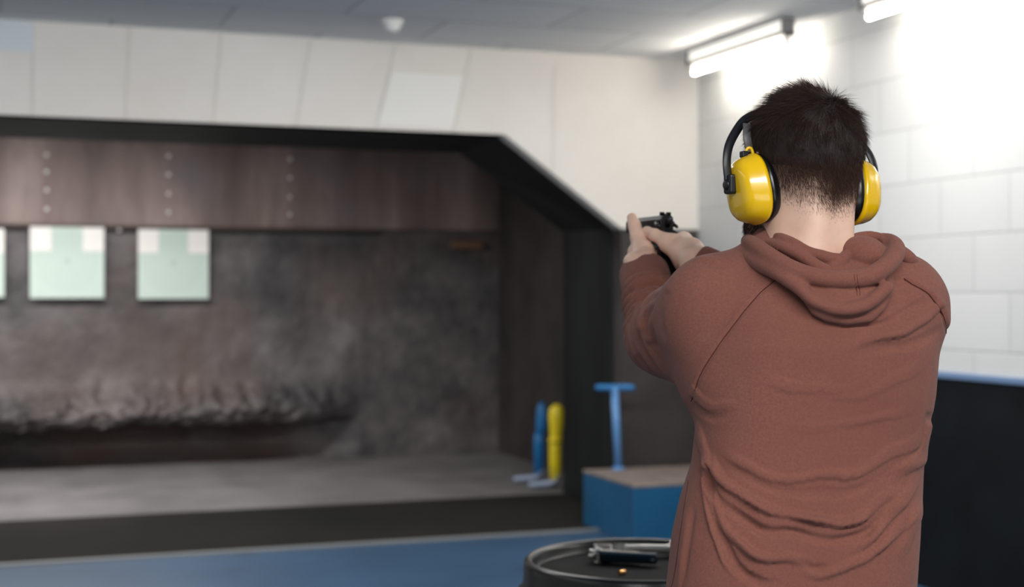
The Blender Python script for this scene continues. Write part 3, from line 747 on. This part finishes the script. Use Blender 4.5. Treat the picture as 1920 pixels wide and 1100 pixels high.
ax, P = grid((-.11,-.16,-.26), (.11,.14,.125), .003)
hd = head_sdf(P)
HV, HF = nets(hd, ax); HV = vsmooth(HV, HF, 2)
HVl = HV + HCN - ROOT        # head, relative to the root in world axes

# torso core + forearms
ax, P = grid((-.28,-.18,.86), (.28,.50,1.58), .010)
core = hoodie_sdf(P, -.014); core = smax(core, .88-P[2], .02)
CV, CF = nets(core, ax); CVl = l2w(CV)

# hands in gun axes
def hand_grid(): return grid((-.125,-.17,-.19), (.085,.125,.03), .0019)
wl = lambda p: (np.array(p)+0)
ax, P = hand_grid()
# wrists of the body frame expressed in gun axes
def l2g(p): return (l2w([p])[0] + ROOT) - G
RW0 = l2g(WRR); LW0 = l2g(WRL)
# right (firing) hand
def right_hand(P):
    d = chain(P, [RW0, (.000,-.110,-.094), (.008,-.070,-.080)], [.034,.0265,.0270], .02)
    d = smin(d, cap(P, (.010,-.066,-.070), (.026,-.012,-.052), .0225, .0150), .016)      # index metacarpal
    d = smin(d, cap(P, (.010,-.066,-.082), (.028,-.012,-.072), .0220, .0145), .014)
    d = smin(d, cap(P, (.008,-.066,-.092), (.026,-.016,-.092), .0200, .0135), .014)
    d = smin(d, cap(P, (.004,-.066,-.098), (.020,-.022,-.112), .0180, .0125), .014)      # little metacarpal
    d = smin(d, cap(P, (.000,-.070,-.078), (-.016,-.030,-.060), .0230, .0170), .016)     # thumb mound
    d = smin(d, ell(P, (.000,-.030,-.052), (.020,.020,.013)), .012)                     # web over the backstrap
    d = smin(d, ell(P, (.022,-.012,-.044), (.011,.011,.009)), .012)                     # index knuckle bump
    th = chain(P, [(-.018,-.032,-.054), (-.0285,.004,-.040), (-.0300,.034,-.033), (-.0275,.056,-.034)], [.0140,.0118,.0100,.0078], .004)
    d = smin(d, th, .010)
    ix = chain(P, [(.026,-.012,-.052), (.0290,.030,-.052), (.0225,.058,-.053), (.006,.074,-.055)], [.0125,.0098,.0086,.0072], .003); d = smin(d, ix, .006)
    for k,(z,l) in enumerate(((-.076,.0),(-.094,-.002),(-.110,-.007))):
        r = .0094-.0007*k
        f = chain(P, [(.027-.003*k,-.012-.004*k,-.073-.019*k), (.0275,.028+l,z), (.0120,.052+l,z), (-.0120,.046+l,z+.001), (-.0200,.026+l,z+.002)], [.0125,r+.0006,r,r,r-.0014], .003)
        d = smin(d, f, .004)
    return d
# left (support) hand
def left_hand(P):
    d = chain(P, [LW0, (-.074,-.052,-.120), (-.062,-.022,-.102)], [.0335,.0265,.0270], .02)
    for k in range(4):
        z = -.072-.0175*k; r = .0170-.0012*k
        d = smin(d, cap(P, (-.060,-.022,-.094-.006*k), (-.050+.002*k,.040-.004*k,z), .0195, r), .014)
    d = smin(d, cap(P, (-.062,-.024,-.098), (-.046,.012,-.070), .0235, .0175), .014)     # thumb mound
    d = smin(d, ell(P, (-.087,-.018,-.092), (.013,.020,.016)), .015)                     # outer wrist / hand edge
    th = chain(P, [(-.048,.010,-.070), (-.0455,.044,-.044), (-.0400,.070,-.020), (-.0370,.088,-.004)], [.0175,.0140,.0125,.0100], .004)
    d = smin(d, th, .009)
    for k in range(4):
        z = -.070-.0178*k; r = .0094-.0006*k; q = .004*k
        f = chain(P, [(-.050+.002*k,.040-q,z), (-.034,.072-q,z), (-.004,.0725-q,z-.002), (.026,.052-q,z-.001), (.0375,.030-q,z+.001)], [.0130,r+.0010,r+.0004,r,r-.0014], .003)
        d = smin(d, f, .0035)
    return d
dh = smin(right_hand(P), left_hand(P), .0015)
GV, GF = nets(dh, ax); GV = vsmooth(GV, GF, 1)
GVl = GV + G - ROOT
# legs and feet inside the clothes (below the picture)
LEG = [((-.085,.0,.92), (-.115,.10,.50), (-.125,.10,.09)), ((.075,.0,.92), (.135,-.02,.50), (.175,-.10,.09))]
def leg_sdf(P, g=0.0):
    d = None
    for H, K, A in LEG:
        e = chain(P, [H, K, A], [.078+g,.052+g,.036+g*1.3], .03); e = smin(e, cap(P, (A[0],A[1]-.02,.045), (A[0]-.05,A[1]+.15,.03), .030, .026), .03) if g == 0 else e
        d = e if d is None else smin(d, e, .05)
    d = smin(d, ell(P, (-.01,.0,.95), (.150+g,.105+g,.11+g)), .05)
    return d
ax, P = grid((-.30,-.22,.0), (.32,.36,1.10), .013)
LV, LF = nets(leg_sdf(P), ax); LVl = l2w(LV)
BV, BF = append((CVl, CF), (HVl, HF)); BV, BF = append((BV, BF), (GVl, GF)); BV, BF = append((BV, BF), (LVl, LF))
person = from_arrays('person', BV, BF, M_skin, loc=tuple(ROOT))
tag(person, 'person in a brown hooded sweatshirt seen from behind, aiming a pistol with both arms raised', 'person')
hoodie = from_arrays('hooded_sweatshirt', l2w(V), F, M_hood, person)
M_seamcloth = new_mat('sweatshirt_seam', (84,50,42), 0.95, spec=0.05)
def seam(pts, Vs, sel, parent, r=.0007, name='seam'):
    Ax = view_px(Vs)[sel]; Vx = Vs[sel]; out = []
    for q in spline([np.array([*p, 0.0]) for p in pts], 7):
        dd = np.hypot(Ax[:,0]-q[0], Ax[:,1]-q[1]); k = np.argsort(dd)[:6]; k = k[Vx[k,1] < Vx[k,1].min()+.02]
        out.append(Vx[k].mean(0))
    out = np.array(out)
    for _ in range(2): out[1:-1] = (out[:-2]+2*out[1:-1]+out[2:])/4
    bm = bmesh.new(); tube(bm, [tuple(p) for p in l2w(out)], r, 8); return obj(name, bm, M_seamcloth, parent, smooth=True)
seam(seamL, V, facing & body, hoodie); seam(seamR, V, facing & body, hoodie, .0009)
seam([(1291,900),(1283,950),(1274,1010),(1264,1080),(1256,1110)], V, facing & body, hoodie, .0007)
# ribbed cuff on the raised arm
def ring_band(name, a, b, r0, r1, mat, parent, n=48, m=8, wob=0.0):
    a = np.array(a); b = np.array(b); ax_ = (b-a)/np.linalg.norm(b-a); u = np.cross(ax_, [0,0,1]); u /= np.linalg.norm(u); v = np.cross(ax_, u)
    Vv = []; Ff = []
    prof = [(0,r0*.9),(.12,r0*.985),(.3,r0*1.03),(.5,(r0+r1)/2*1.035),(.8,r1*1.04),(.95,r1*1.03),(1,r1*1.0),(1,r1*.90),(.6,r1*.88)]
    for t, r in prof:
        for k in range(n*2):
            th = 2*PI*k/(n*2); rr = r*(1+0.004*(k % 2)); Vv.append(a+(b-a)*t+(u*math.cos(th)+v*math.sin(th))*rr)
    N2 = n*2
    for i in range(len(prof)-1):
        for k in range(N2): Ff.append((i*N2+k, i*N2+(k+1) % N2, (i+1)*N2+(k+1) % N2, (i+1)*N2+k))
    return from_arrays(name, l2w(np.array(Vv)), Ff, mat, parent)
WL = np.array(WRL); EL = np.array(ELL); dl = (WL-EL)/np.linalg.norm(WL-EL)
ring_band('cuff', WL+dl*-0.020, WL+dl*0.052, .0462, .0452, M_hood, hoodie)
WR = np.array(WRR); ER = np.array(ELR); drr = (WR-ER)/np.linalg.norm(WR-ER)
ring_band('cuff', WR+drr*-0.020, WR+drr*0.046, .0462, .0452, M_hood, hoodie)

# ---- hood : pouch lying on the back plus rolled folds round the neck
def L3(pts):    # (px,py,depth,radius) -> body-frame points + radii
    S = spline([np.array([*px2l(p[0], p[1], p[2]), p[3]]) for p in pts], 4); S = np.array(S)
    return [tuple(s[:3]) for s in S], list(S[:,3])
ax, P = grid((-.17,-.19,1.40), (.20,.13,1.605), .0024)
X, Y, Z = P
poly = [(1396,478),(1414,492),(1440,510),(1471,522),(1502,556),(1521,590),(1545,603),(1585,611),(1632,604),(1660,580),(1680,548),(1698,505),(1700,470),(1660,470),(1600,490),(1500,480),(1420,462)]
pl = np.array([(px2l(a, b_, -.11)[0], px2l(a, b_, -.11)[2]) for a, b_ in poly])
def polysdf(x, z, pl):
    x2 = x[:,0,:]; z2 = z[:,0,:]; A2 = np.stack([x2.ravel(), z2.ravel()], 1)
    C = np.vstack([pl, pl[:1]]); dd = pldist(A2, C)[0]
    ins = np.zeros(len(A2), bool); j = len(pl)-1
    for i in range(len(pl)):
        a, b_ = pl[i], pl[j]; c = ((a[1] > A2[:,1]) != (b_[1] > A2[:,1])) & (A2[:,0] < (b_[0]-a[0])*(A2[:,1]-a[1])/(b_[1]-a[1]+1e-12)+a[0]); ins ^= c; j = i
    return np.where(ins, -dd, dd).reshape(x2.shape)[:,None,:]
pd = polysdf(X, Z, pl)
zt = np.clip((Z-1.43)/.11, 0, 1)
ys = yback(np.clip(X,-.15,.18), Z) - .002 - .012*np.sin(PI*zt)**1
th_ = .007 + .012*np.clip(1-pd*-1/.03, 0, 1)*0 + .011*np.clip(-pd/.045, 0, 1)
slab = np.sqrt(np.maximum(pd+.006, 0)**2 + np.maximum(np.abs(Y-ys)-th_+.006, 0)**2) - .006
slab = np.maximum(slab, np.minimum(np.maximum(pd, np.abs(Y-ys)-th_), 0.0)-.0) if False else slab
H = slab
def roll(pts, k=.005):
    global H
    p, r = L3(pts); r = [q*.84 for q in r]; k = k*.55; e = None
    for i in range(len(p)-1):
        c = cap(P, p[i], p[i+1], r[i], r[i+1]); e = c if e is None else np.minimum(e, c)
    H = smin(H, e, k)
# outer rim roll of the hood
roll([(1402,452,.03,.013),(1412,458,-.015,.015),(1440,478,-.06,.016),(1480,502,-.095,.016),(1525,518,-.112,.016),(1573,524,-.118,.016),(1625,519,-.115,.017),(1662,498,-.10,.017),(1680,470,-.06,.017),(1668,452,-.02,.014),(1640,448,.02,.011)], .008)
# left flap falling to the shoulder
roll([(1406,450,.03,.011),(1400,466,.01,.012),(1395,486,.00,.014),(1385,492,.01,.010)], .010)
roll([(1398,480,-.01,.012),(1425,493,-.05,.015),(1460,512,-.088,.014),(1500,540,-.115,.013),(1530,566,-.125,.012),(1580,578,-.130,.012),(1625,570,-.128,.012),(1662,540,-.118,.012)], .012)
# second fold
roll([(1430,452,-.005,.008),(1465,462,-.055,.010),(1500,478,-.080,.011),(1530,497,-.095,.011),(1552,506,-.10,.009)], .004)
# inner collar round the nape
roll([(1448,446,.005,.007),(1460,443,-.035,.009),(1490,456,-.062,.010),(1522,473,-.075,.011),(1556,484,-.080,.011),(1582,486,-.075,.010)], .005)
roll([(1470,455,-.03,.013),(1505,480,-.055,.016),(1545,495,-.065,.018),(1580,497,-.065,.014)], .006)
# bunched knot at the right of the neck
H = smin(H, ell(P, px2l(1618,478,-.045), (.037,.038,.029), 0, 0, .15), .004)
roll([(1588,462,-.04,.008),(1602,448,-.02,.010),(1630,443,-.01,.010),(1655,449,-.02,.010),(1670,466,-.045,.011)], .004)
roll([(1592,474,-.062,.006),(1610,462,-.060,.007),(1635,455,-.055,.006)], .006)
roll([(1560,500,-.085,.008),(1577,492,-.080,.009),(1584,478,-.07,.009)], .004)
# right side falling to the shoulder
roll([(1680,468,-.03,.014),(1700,482,-.03,.014),(1715,492,-.02,.010)], .014)
HVv, HFf = nets(H, ax)
# keep it outside neck, cut what is inside
HVv = vsmooth(HVv, HFf, 2, .5)
HN = vnormals(HVv, HFf); A = view_px(HVv); facing = HN[:,1] < .3; disp = np.zeros(len(HVv))
fold([(1600,512),(1602,530),(1606,552)], 1.6, -1.2*mm, ends=(.02,.05)); fold([(1605,512),(1607,530),(1611,552)], 1.4, -.8*mm, ends=(.02,.05))
fold([(1500,524),(1530,556),(1562,568),(1596,568)], 5, -3*mm); 
fold([(1540,590),(1590,588),(1635,572)], 8, 1.6*mm)
HVv = HVv + HN*disp[:,None]
hood = from_arrays('hood', l2w(HVv), HFf, M_hood, hoodie)
seam([(1602,514),(1603,526),(1606,540),(1608,553)], HVv, facing, hood, .0004)
seam([(1607,514),(1608,526),(1611,540),(1613,553)], HVv, facing, hood, .0004)

# ---- trousers and shoes
ax, P = grid((-.32,-.24,.05), (.36,.36,1.10), .010)
tr = smax(leg_sdf(P, .018), P[2]-1.0, .02); tr = smax(tr, .085-P[2], .01)
TV, TF = nets(tr, ax); trousers = from_arrays('trousers', l2w(vsmooth(TV, TF, 2)), TF, M_jeans, person)
for H_, K_, A_ in LEG:
    ax, P = grid((A_[0]-.14, A_[1]-.12, 0.0-.01), (A_[0]+.10, A_[1]+.26, .15), .006)
    a = (A_[0], A_[1]-.025, .055); c = (A_[0]-.05, A_[1]+.16, .040)
    e = smin(cap(P, a, c, .050, .046), cap(P, (A_[0],A_[1],.07), (A_[0],A_[1],.11), .050, .048), .04); e = smax(e, .001-P[2], .012)
    sv, sf = nets(e, ax); from_arrays('shoe', l2w(sv), sf, M_shoe, person)
for s in (-1,1):
    b = bmesh.new(); bmesh.ops.create_uvsphere(b, u_segments=20, v_segments=12, radius=.0115); obj('eye', b, M_eye, person, tuple(HCN-ROOT+np.array([s*.031,.074,-.003])), smooth=True)

# ---- hair: dense dark mass + strands
def hair_low(hx, hy):   # lower hairline (head axes) : rises from nape towards the temples
    ang = np.arctan2(np.abs(hx), -hy)          # 0 at the back, pi at the front
    return np.interp(ang, [0,.5,1.0,1.35,1.7,2.2,2.6,3.14], [-.100,-.088,-.066,-.055,-.045,.010,.055,.066])
ax, P = grid((-.10,-.15,-.11), (.10,.13,.135), .0028)
base = ell(P, (0,-.010,.010), (.0725,.093,.081)); base = smin(base, ell(P, (0,-.030,-.010), (.070,.072,.075)), .03)
lowz = hair_low(P[0], P[1])
for s_ in (-1,1): base = smin(base, ell(P, (s_*.058,.000,.010), (.0215,.045,.036)), .02)
rl_ = P[2]-lowz
top = np.clip((P[2]-.03)/.07, 0, 1)
hs = base - (np.interp(rl_, [-.05,.02,.062,.10,.135],[-.030,-.007,.0003,.0055,.0085]) + .005*top*top)
NV, NF = nets(hs, ax); NV = vsmooth(NV, NF, 2)
hair = from_arrays('hair', NV + HCN - ROOT, NF, M_hairbase, person)
hair['label'] = 'short dark brown hair, faded at the nape'
def strands(pos, dirs, length, rad, seed=1, curl=None, name='hair_strands', mat=M_hair, parent=hair, seg=3):
    r = np.random.default_rng(seed); n = len(pos)
    dirs = dirs/np.linalg.norm(dirs, axis=1)[:,None]
    ref = r.normal(size=(n,3)); u = np.cross(dirs, ref); u /= np.linalg.norm(u, axis=1)[:,None]; v = np.cross(dirs, u)
    Vs = []; 
    bend = curl if curl is not None else np.zeros((n,3))
    for s in range(seg):
        t = s/seg; c = pos + dirs*(length*t)[:,None] + bend*(length*t*t)[:,None]
        rr = (rad*(1-t*0.75))[:,None]
        for k in range(3):
            a = 2*PI*k/3; Vs.append(c+(u*math.cos(a)+v*math.sin(a))*rr)
    Vs.append(pos + dirs*length[:,None] + bend*length[:,None])
    VV = np.concatenate(Vs); idx = np.arange(n); Fq = []; 
    for s in range(seg-1):
        for k in range(3):
            k2 = (k+1) % 3; Fq.append(np.stack([idx+(s*3+k)*n, idx+(s*3+k2)*n, idx+((s+1)*3+k2)*n, idx+((s+1)*3+k)*n], 1))
    Fq = np.concatenate(Fq)
    Ft = np.concatenate([np.stack([idx+((seg-1)*3+k)*n, idx+((seg-1)*3+(k+1)%3)*n, idx+seg*3*n], 1) for k in range(3)])
    me = bpy.data.meshes.new(name); nv = len(VV); me.vertices.add(nv); me.vertices.foreach_set('co', VV.astype(np.float32).ravel())
    nl = len(Fq)*4+len(Ft)*3; me.loops.add(nl); me.polygons.add(len(Fq)+len(Ft))
    me.loops.foreach_set('vertex_index', np.concatenate([Fq.ravel(), Ft.ravel()]).astype(np.int32))
    st = np.concatenate([np.arange(len(Fq))*4, len(Fq)*4+np.arange(len(Ft))*3]); me.polygons.foreach_set('loop_start', st.astype(np.int32))
    me.update(calc_edges=True); me.validate()
    o = link(name, me, mat, parent, smooth=True); return o
def sample(Vx, Fx, n, seed, w=None):
    r = np.random.default_rng(seed)
    a, b_, c, dq = (Vx[Fx[:,k]] for k in range(4)); ar = np.linalg.norm(np.cross(c-a, dq-b_), axis=1)
    if w is not None: ar = ar*w
    fi = r.choice(len(Fx), n, p=ar/ar.sum()); s, t = r.random(n)[:,None], r.random(n)[:,None]
    return (a[fi]*(1-s)+b_[fi]*s)*(1-t)+(dq[fi]*(1-s)+c[fi]*s)*t, fi
# long strands from the mass
NN = vnormals(NV, NF)
rlv = HV[:,2]-hair_low(HV[:,0], HV[:,1])
stb = np.clip((rlv-.008)/.085, 0, 1)**1.3*np.clip((.078-np.abs(HV[:,0]))/.004, 0, 1)
beard_w = ((HV[:,2] < -.045) & (HV[:,2] > -.140) & (HV[:,1] > -.012) & (HV[:,1] < .12)).astype(float)*np.clip((HV[:,1]+.012)/.02, 0, 1)
beard_w *= ~((np.abs(HV[:,0]) < .026) & (HV[:,2] > -.082) & (HV[:,2] < -.056))
full = np.zeros(len(BV)); full[len(CVl):len(CVl)+len(HV)] = np.maximum(stb, beard_w*.6)
at = person.data.attributes.new('stubble', 'FLOAT', 'POINT'); at.data.foreach_set('value', full.astype(np.float32))
pts, fi = sample(NV, NF, 34000, 3); nn = NN[NF[fi,0]]
flow = np.stack([0.35*pts[:,0]/.08, -0.15-0.5*np.clip((.02-pts[:,1])/.1,-1,1), -0.9*np.ones(len(pts))], 1)
crown = np.array([.02,-.060,.095]); rad_ = pts-crown; rad_ /= np.linalg.norm(rad_, axis=1)[:,None]+1e-6
tz = np.clip((pts[:,2]-.02)/.08, 0, 1)
flow = flow*(1-tz)[:,None] + (rad_*.8+np.array([-.35,.35,.15]))*tz[:,None]
flow -= nn*(flow*nn).sum(1)[:,None]; flow /= np.linalg.norm(flow, axis=1)[:,None]+1e-6
r = np.random.default_rng(5); dirs = nn*(.20+.42*tz+.25*r.random(len(pts)))[:,None] + flow + r.normal(size=pts.shape)*.22
clump = np.array([[mn.noise(Vector(p*55)), mn.noise(Vector(p*55+9)), mn.noise(Vector(p*55+21))] for p in pts]); dirs += clump*.7
ln = (.006 + .011*np.clip((pts[:,2]+.03)/.09,0,1) + .008*tz)*(.5+.9*r.random(len(pts)))
strands(pts + HCN - ROOT - nn*.002, dirs, ln, np.full(len(pts), .00028), 6, flow*.25-np.array([0,0,.12])[None,:]*(1-tz)[:,None], seg=3)
# short faded strands on the skin below the mass and beard on the jaw
HN_ = vnormals(HV, HF); lz = hair_low(HV[:,0], HV[:,1]); rel = HV[:,2]-lz
wv = np.clip((rel+.008)/.085, 0, 1)**1.5*(rel < .115)*(HV[:,1] < .05)*(np.abs(HV[:,0]) < .078)
pts, fi = sample(HV, HF, 60000, 8, wv[HF].mean(1)); nn = HN_[HF[fi,0]]; r = np.random.default_rng(9)
dirs = nn*.35 + np.stack([-0.5*pts[:,0]/.07, 0*pts[:,0], -np.ones(len(pts))], 1) + r.normal(size=pts.shape)*.25
rl = np.clip((pts[:,2]-hair_low(pts[:,0], pts[:,1]))/.05, 0, 1)
strands(pts + HCN - ROOT, dirs, (.0028+.0085*rl)*(.6+.8*r.random(len(pts))), np.full(len(pts), .00014), 10, name='nape_fade', mat=M_fade, seg=2)
bw = ((HV[:,2] < -.045) & (HV[:,2] > -.140) & (HV[:,1] > -.012) & (HV[:,1] < .12)).astype(float)*np.clip((HV[:,1]+.012)/.02, 0, 1)
bw *= ~((np.abs(HV[:,0]) < .026) & (HV[:,2] > -.082) & (HV[:,2] < -.056))
pts, fi = sample(HV, HF, 15000, 12, bw[HF].mean(1)); nn = HN_[HF[fi,0]]
dirs = nn*.6 + np.array([0,.2,-1.0]) + r.normal(size=pts.shape)[:len(pts)]*.35 if False else nn*.6 + np.array([0,.2,-1.0]) + np.random.default_rng(2).normal(size=pts.shape)*.35
strands(pts + HCN - ROOT, dirs, .007*(.6+.8*np.random.default_rng(3).random(len(pts))), np.full(len(pts), .00022), 13, name='beard', parent=person, seg=2)

# ---- ear defenders (worn on the head, a thing of their own)
ed = thing('ear_defenders', 'yellow ear defenders with a black headband worn over dark hair', 'ear defenders', tuple(HCN))
def cup(s):
    # outward axis = s*x ; outline in (y,z), taller than wide, flat-ish top
    n = 56
    def outline(th):
        y = math.sin(th); z = math.cos(th)
        ry = .042*(1-.12*z); rz = .052
        k = (abs(y)**2.5+abs(z)**2.5)**(-1/2.5)
        return y*k*ry, z*k*rz
    def surf(prof, mat, name, cx, tilt=.0):
        Vv = []; Ff = []
        for x, sc in prof:
            for k in range(n):
                y, z = outline(2*PI*k/n); Vv.append((s*(cx+x), y*sc, z*sc))
        for i in range(len(prof)-1):
            for k in range(n): Ff.append((i*n+k, i*n+(k+1)%n, (i+1)*n+(k+1)%n, (i+1)*n+k))
        Ff.append(tuple(range(n))); Ff.append(tuple(range((len(prof)-1)*n, len(prof)*n)))
        bm = bmesh.new(); vs = [bm.verts.new(v) for v in Vv]
        for f in Ff: bm.faces.new([vs[i] for i in f])
        M = Matrix.Translation((0, -.014, -.040)) @ Matrix.Rotation(s*.10, 4, 'Y') @ Matrix.Rotation(-.10, 4, 'X')
        bmesh.ops.transform(bm, matrix=M, verts=bm.verts)
        return obj(name, bm, mat, ed, smooth=True)
    x0 = .069
    c = surf([(.014,1.03),(.018,1.055),(.021,1.045),(.026,1.00),(.034,.965),(.042,.90),(.048,.80),(.0515,.66),(.053,.45),(.0535,.2)], M_cupyellow, 'ear_cup', x0)
    surf([(-.004,.80),(.000,.94),(.004,1.0),(.009,1.02),(.013,1.03),(.015,.98),(.016,.80)], M_cushion, 'cushion', x0-.002)
    # pivot block
    bm = bmesh.new(); box(bm, min(s*(x0+.050), s*(x0+.064)), max(s*(x0+.050), s*(x0+.064)), -.011, .011, -.014, .016)
    bmesh.ops.transform(bm, matrix=Matrix.Translation((0,-.010,-.043)), verts=bm.verts); obj('pivot_block', bm, M_blackplastic, ed, bevel=.004, seg=3)
    bm = bmesh.new(); lathe(bm, [(0,0),(.008,0),(.0085,.003),(.006,.005),(0,.0045)], 24, Matrix.Translation((s*(x0+.062),-.010,-.043)) @ Matrix.Rotation(s*PI/2, 4, 'Y')); obj('pivot_knob', bm, M_blackplastic, ed, smooth=True)
    # yellow latch on top of the cup
    bm = bmesh.new(); tube(bm, spline([(s*(x0+.020),-.014,.004),(s*(x0+.023),-.013,.013),(s*(x0+.029),-.012,.013),(s*(x0+.032),-.010,.004)], 5), .0025, 10); obj('strap_clip', bm, M_cupyellow, ed, smooth=True)
    bm = bmesh.new(); box(bm, min(s*(x0+.030), s*(x0+.040)), max(s*(x0+.030), s*(x0+.040)), -.018, -.006, -.001, .009); obj('clip_pad', bm, M_blackplastic, ed, bevel=.002)
for s in (-1,1): cup(s)
# headband : arc from pivot to pivot, leaning forward over the crown
hb = [(.128,-.010,-.045),(.131,-.008,-.012),(.124,-.001,.016),(.103,.013,.043),(.076,.032,.064),(.040,.048,.078)]
band = spline([(-x,y,z) for x,y,z in hb]+[(0,.054,.083)]+hb[::-1], 6)
bm = bmesh.new(); tube(bm, band, .0062, 12, (1.15,.42)); obj('headband', bm, M_blackplastic, ed, smooth=True)
for s in (-1,1):   # inner grey strap
    bm = bmesh.new(); tube(bm, [(s*.094,-.012,.008),(s*.096,-.008,.030),(s*.092,.000,.052)], .0055, 10, (1.3,.35)); obj('inner_strap', bm, M_strap, ed, smooth=True)
#PERSON_END

# ================================================================== CAMERA, LIGHT
cam = bpy.data.cameras.new('camera'); co = bpy.data.objects.new('camera', cam); COL.objects.link(co)
co.location = (0,0,CAMH); co.rotation_euler = (PI/2, 0, -TH)
cam.sensor_width = 36.0; cam.lens = FPX*36.0/1920.0; cam.clip_end = 100
cam.dof.use_dof = True; cam.dof.focus_distance = 2.15; cam.dof.aperture_fstop = 3.5
scene.camera = co
def area(name, loc, rot, sx, sy, power, col=(1,1,1)):
    l = bpy.data.lights.new(name, 'AREA'); l.shape = 'RECTANGLE'; l.size = sx; l.size_y = sy; l.energy = power; l.color = col
    o = bpy.data.objects.new(name, l); COL.objects.link(o); o.location = loc; o.rotation_euler = rot; return o
area('ceiling_lamp_behind', (0.4, -0.6, 2.98), (math.radians(10), 0, 0), 3.0, 0.5, 120, (1.0,0.98,0.96))
area('front_wall_fill', (1.4, 5.6, 2.98), (math.radians(14), 0, 0), 5.0, 0.3, 140, (1.0,0.98,0.955))  # added fill out of view, brightens the front wall
area('ceiling_lamp_left', (-2.6, 3.0, 2.98), (0,0,0), 0.4, 4.0, 25, (1.0,0.98,0.96))
area('rear_fill', (0.5, -3.4, 1.5), (math.radians(97), 0, 0), 4.0, 1.6, 35, (0.97,0.985,1.0))  # added soft fill, no opening in the rear wall; lifts the ceiling
area('range_fill', (-0.3, 10.6, 2.98), (0,0,0), 3.2, 0.2, 165, (1.0,0.97,0.95))  # added unseen fill for the back wall, set left so the right stays dark
w = bpy.data.worlds.new('world'); scene.world = w; w.use_nodes = True
w.node_tree.nodes['Background'].inputs[0].default_value = (0.8,0.85,0.9,1); w.node_tree.nodes['Background'].inputs[1].default_value = 0.3
scene.view_settings.view_transform = 'Standard'; scene.view_settings.look = 'None'
scene.view_settings.exposure = 0.0; scene.view_settings.gamma = 1.0; scene.view_settings.use_curve_mapping = False
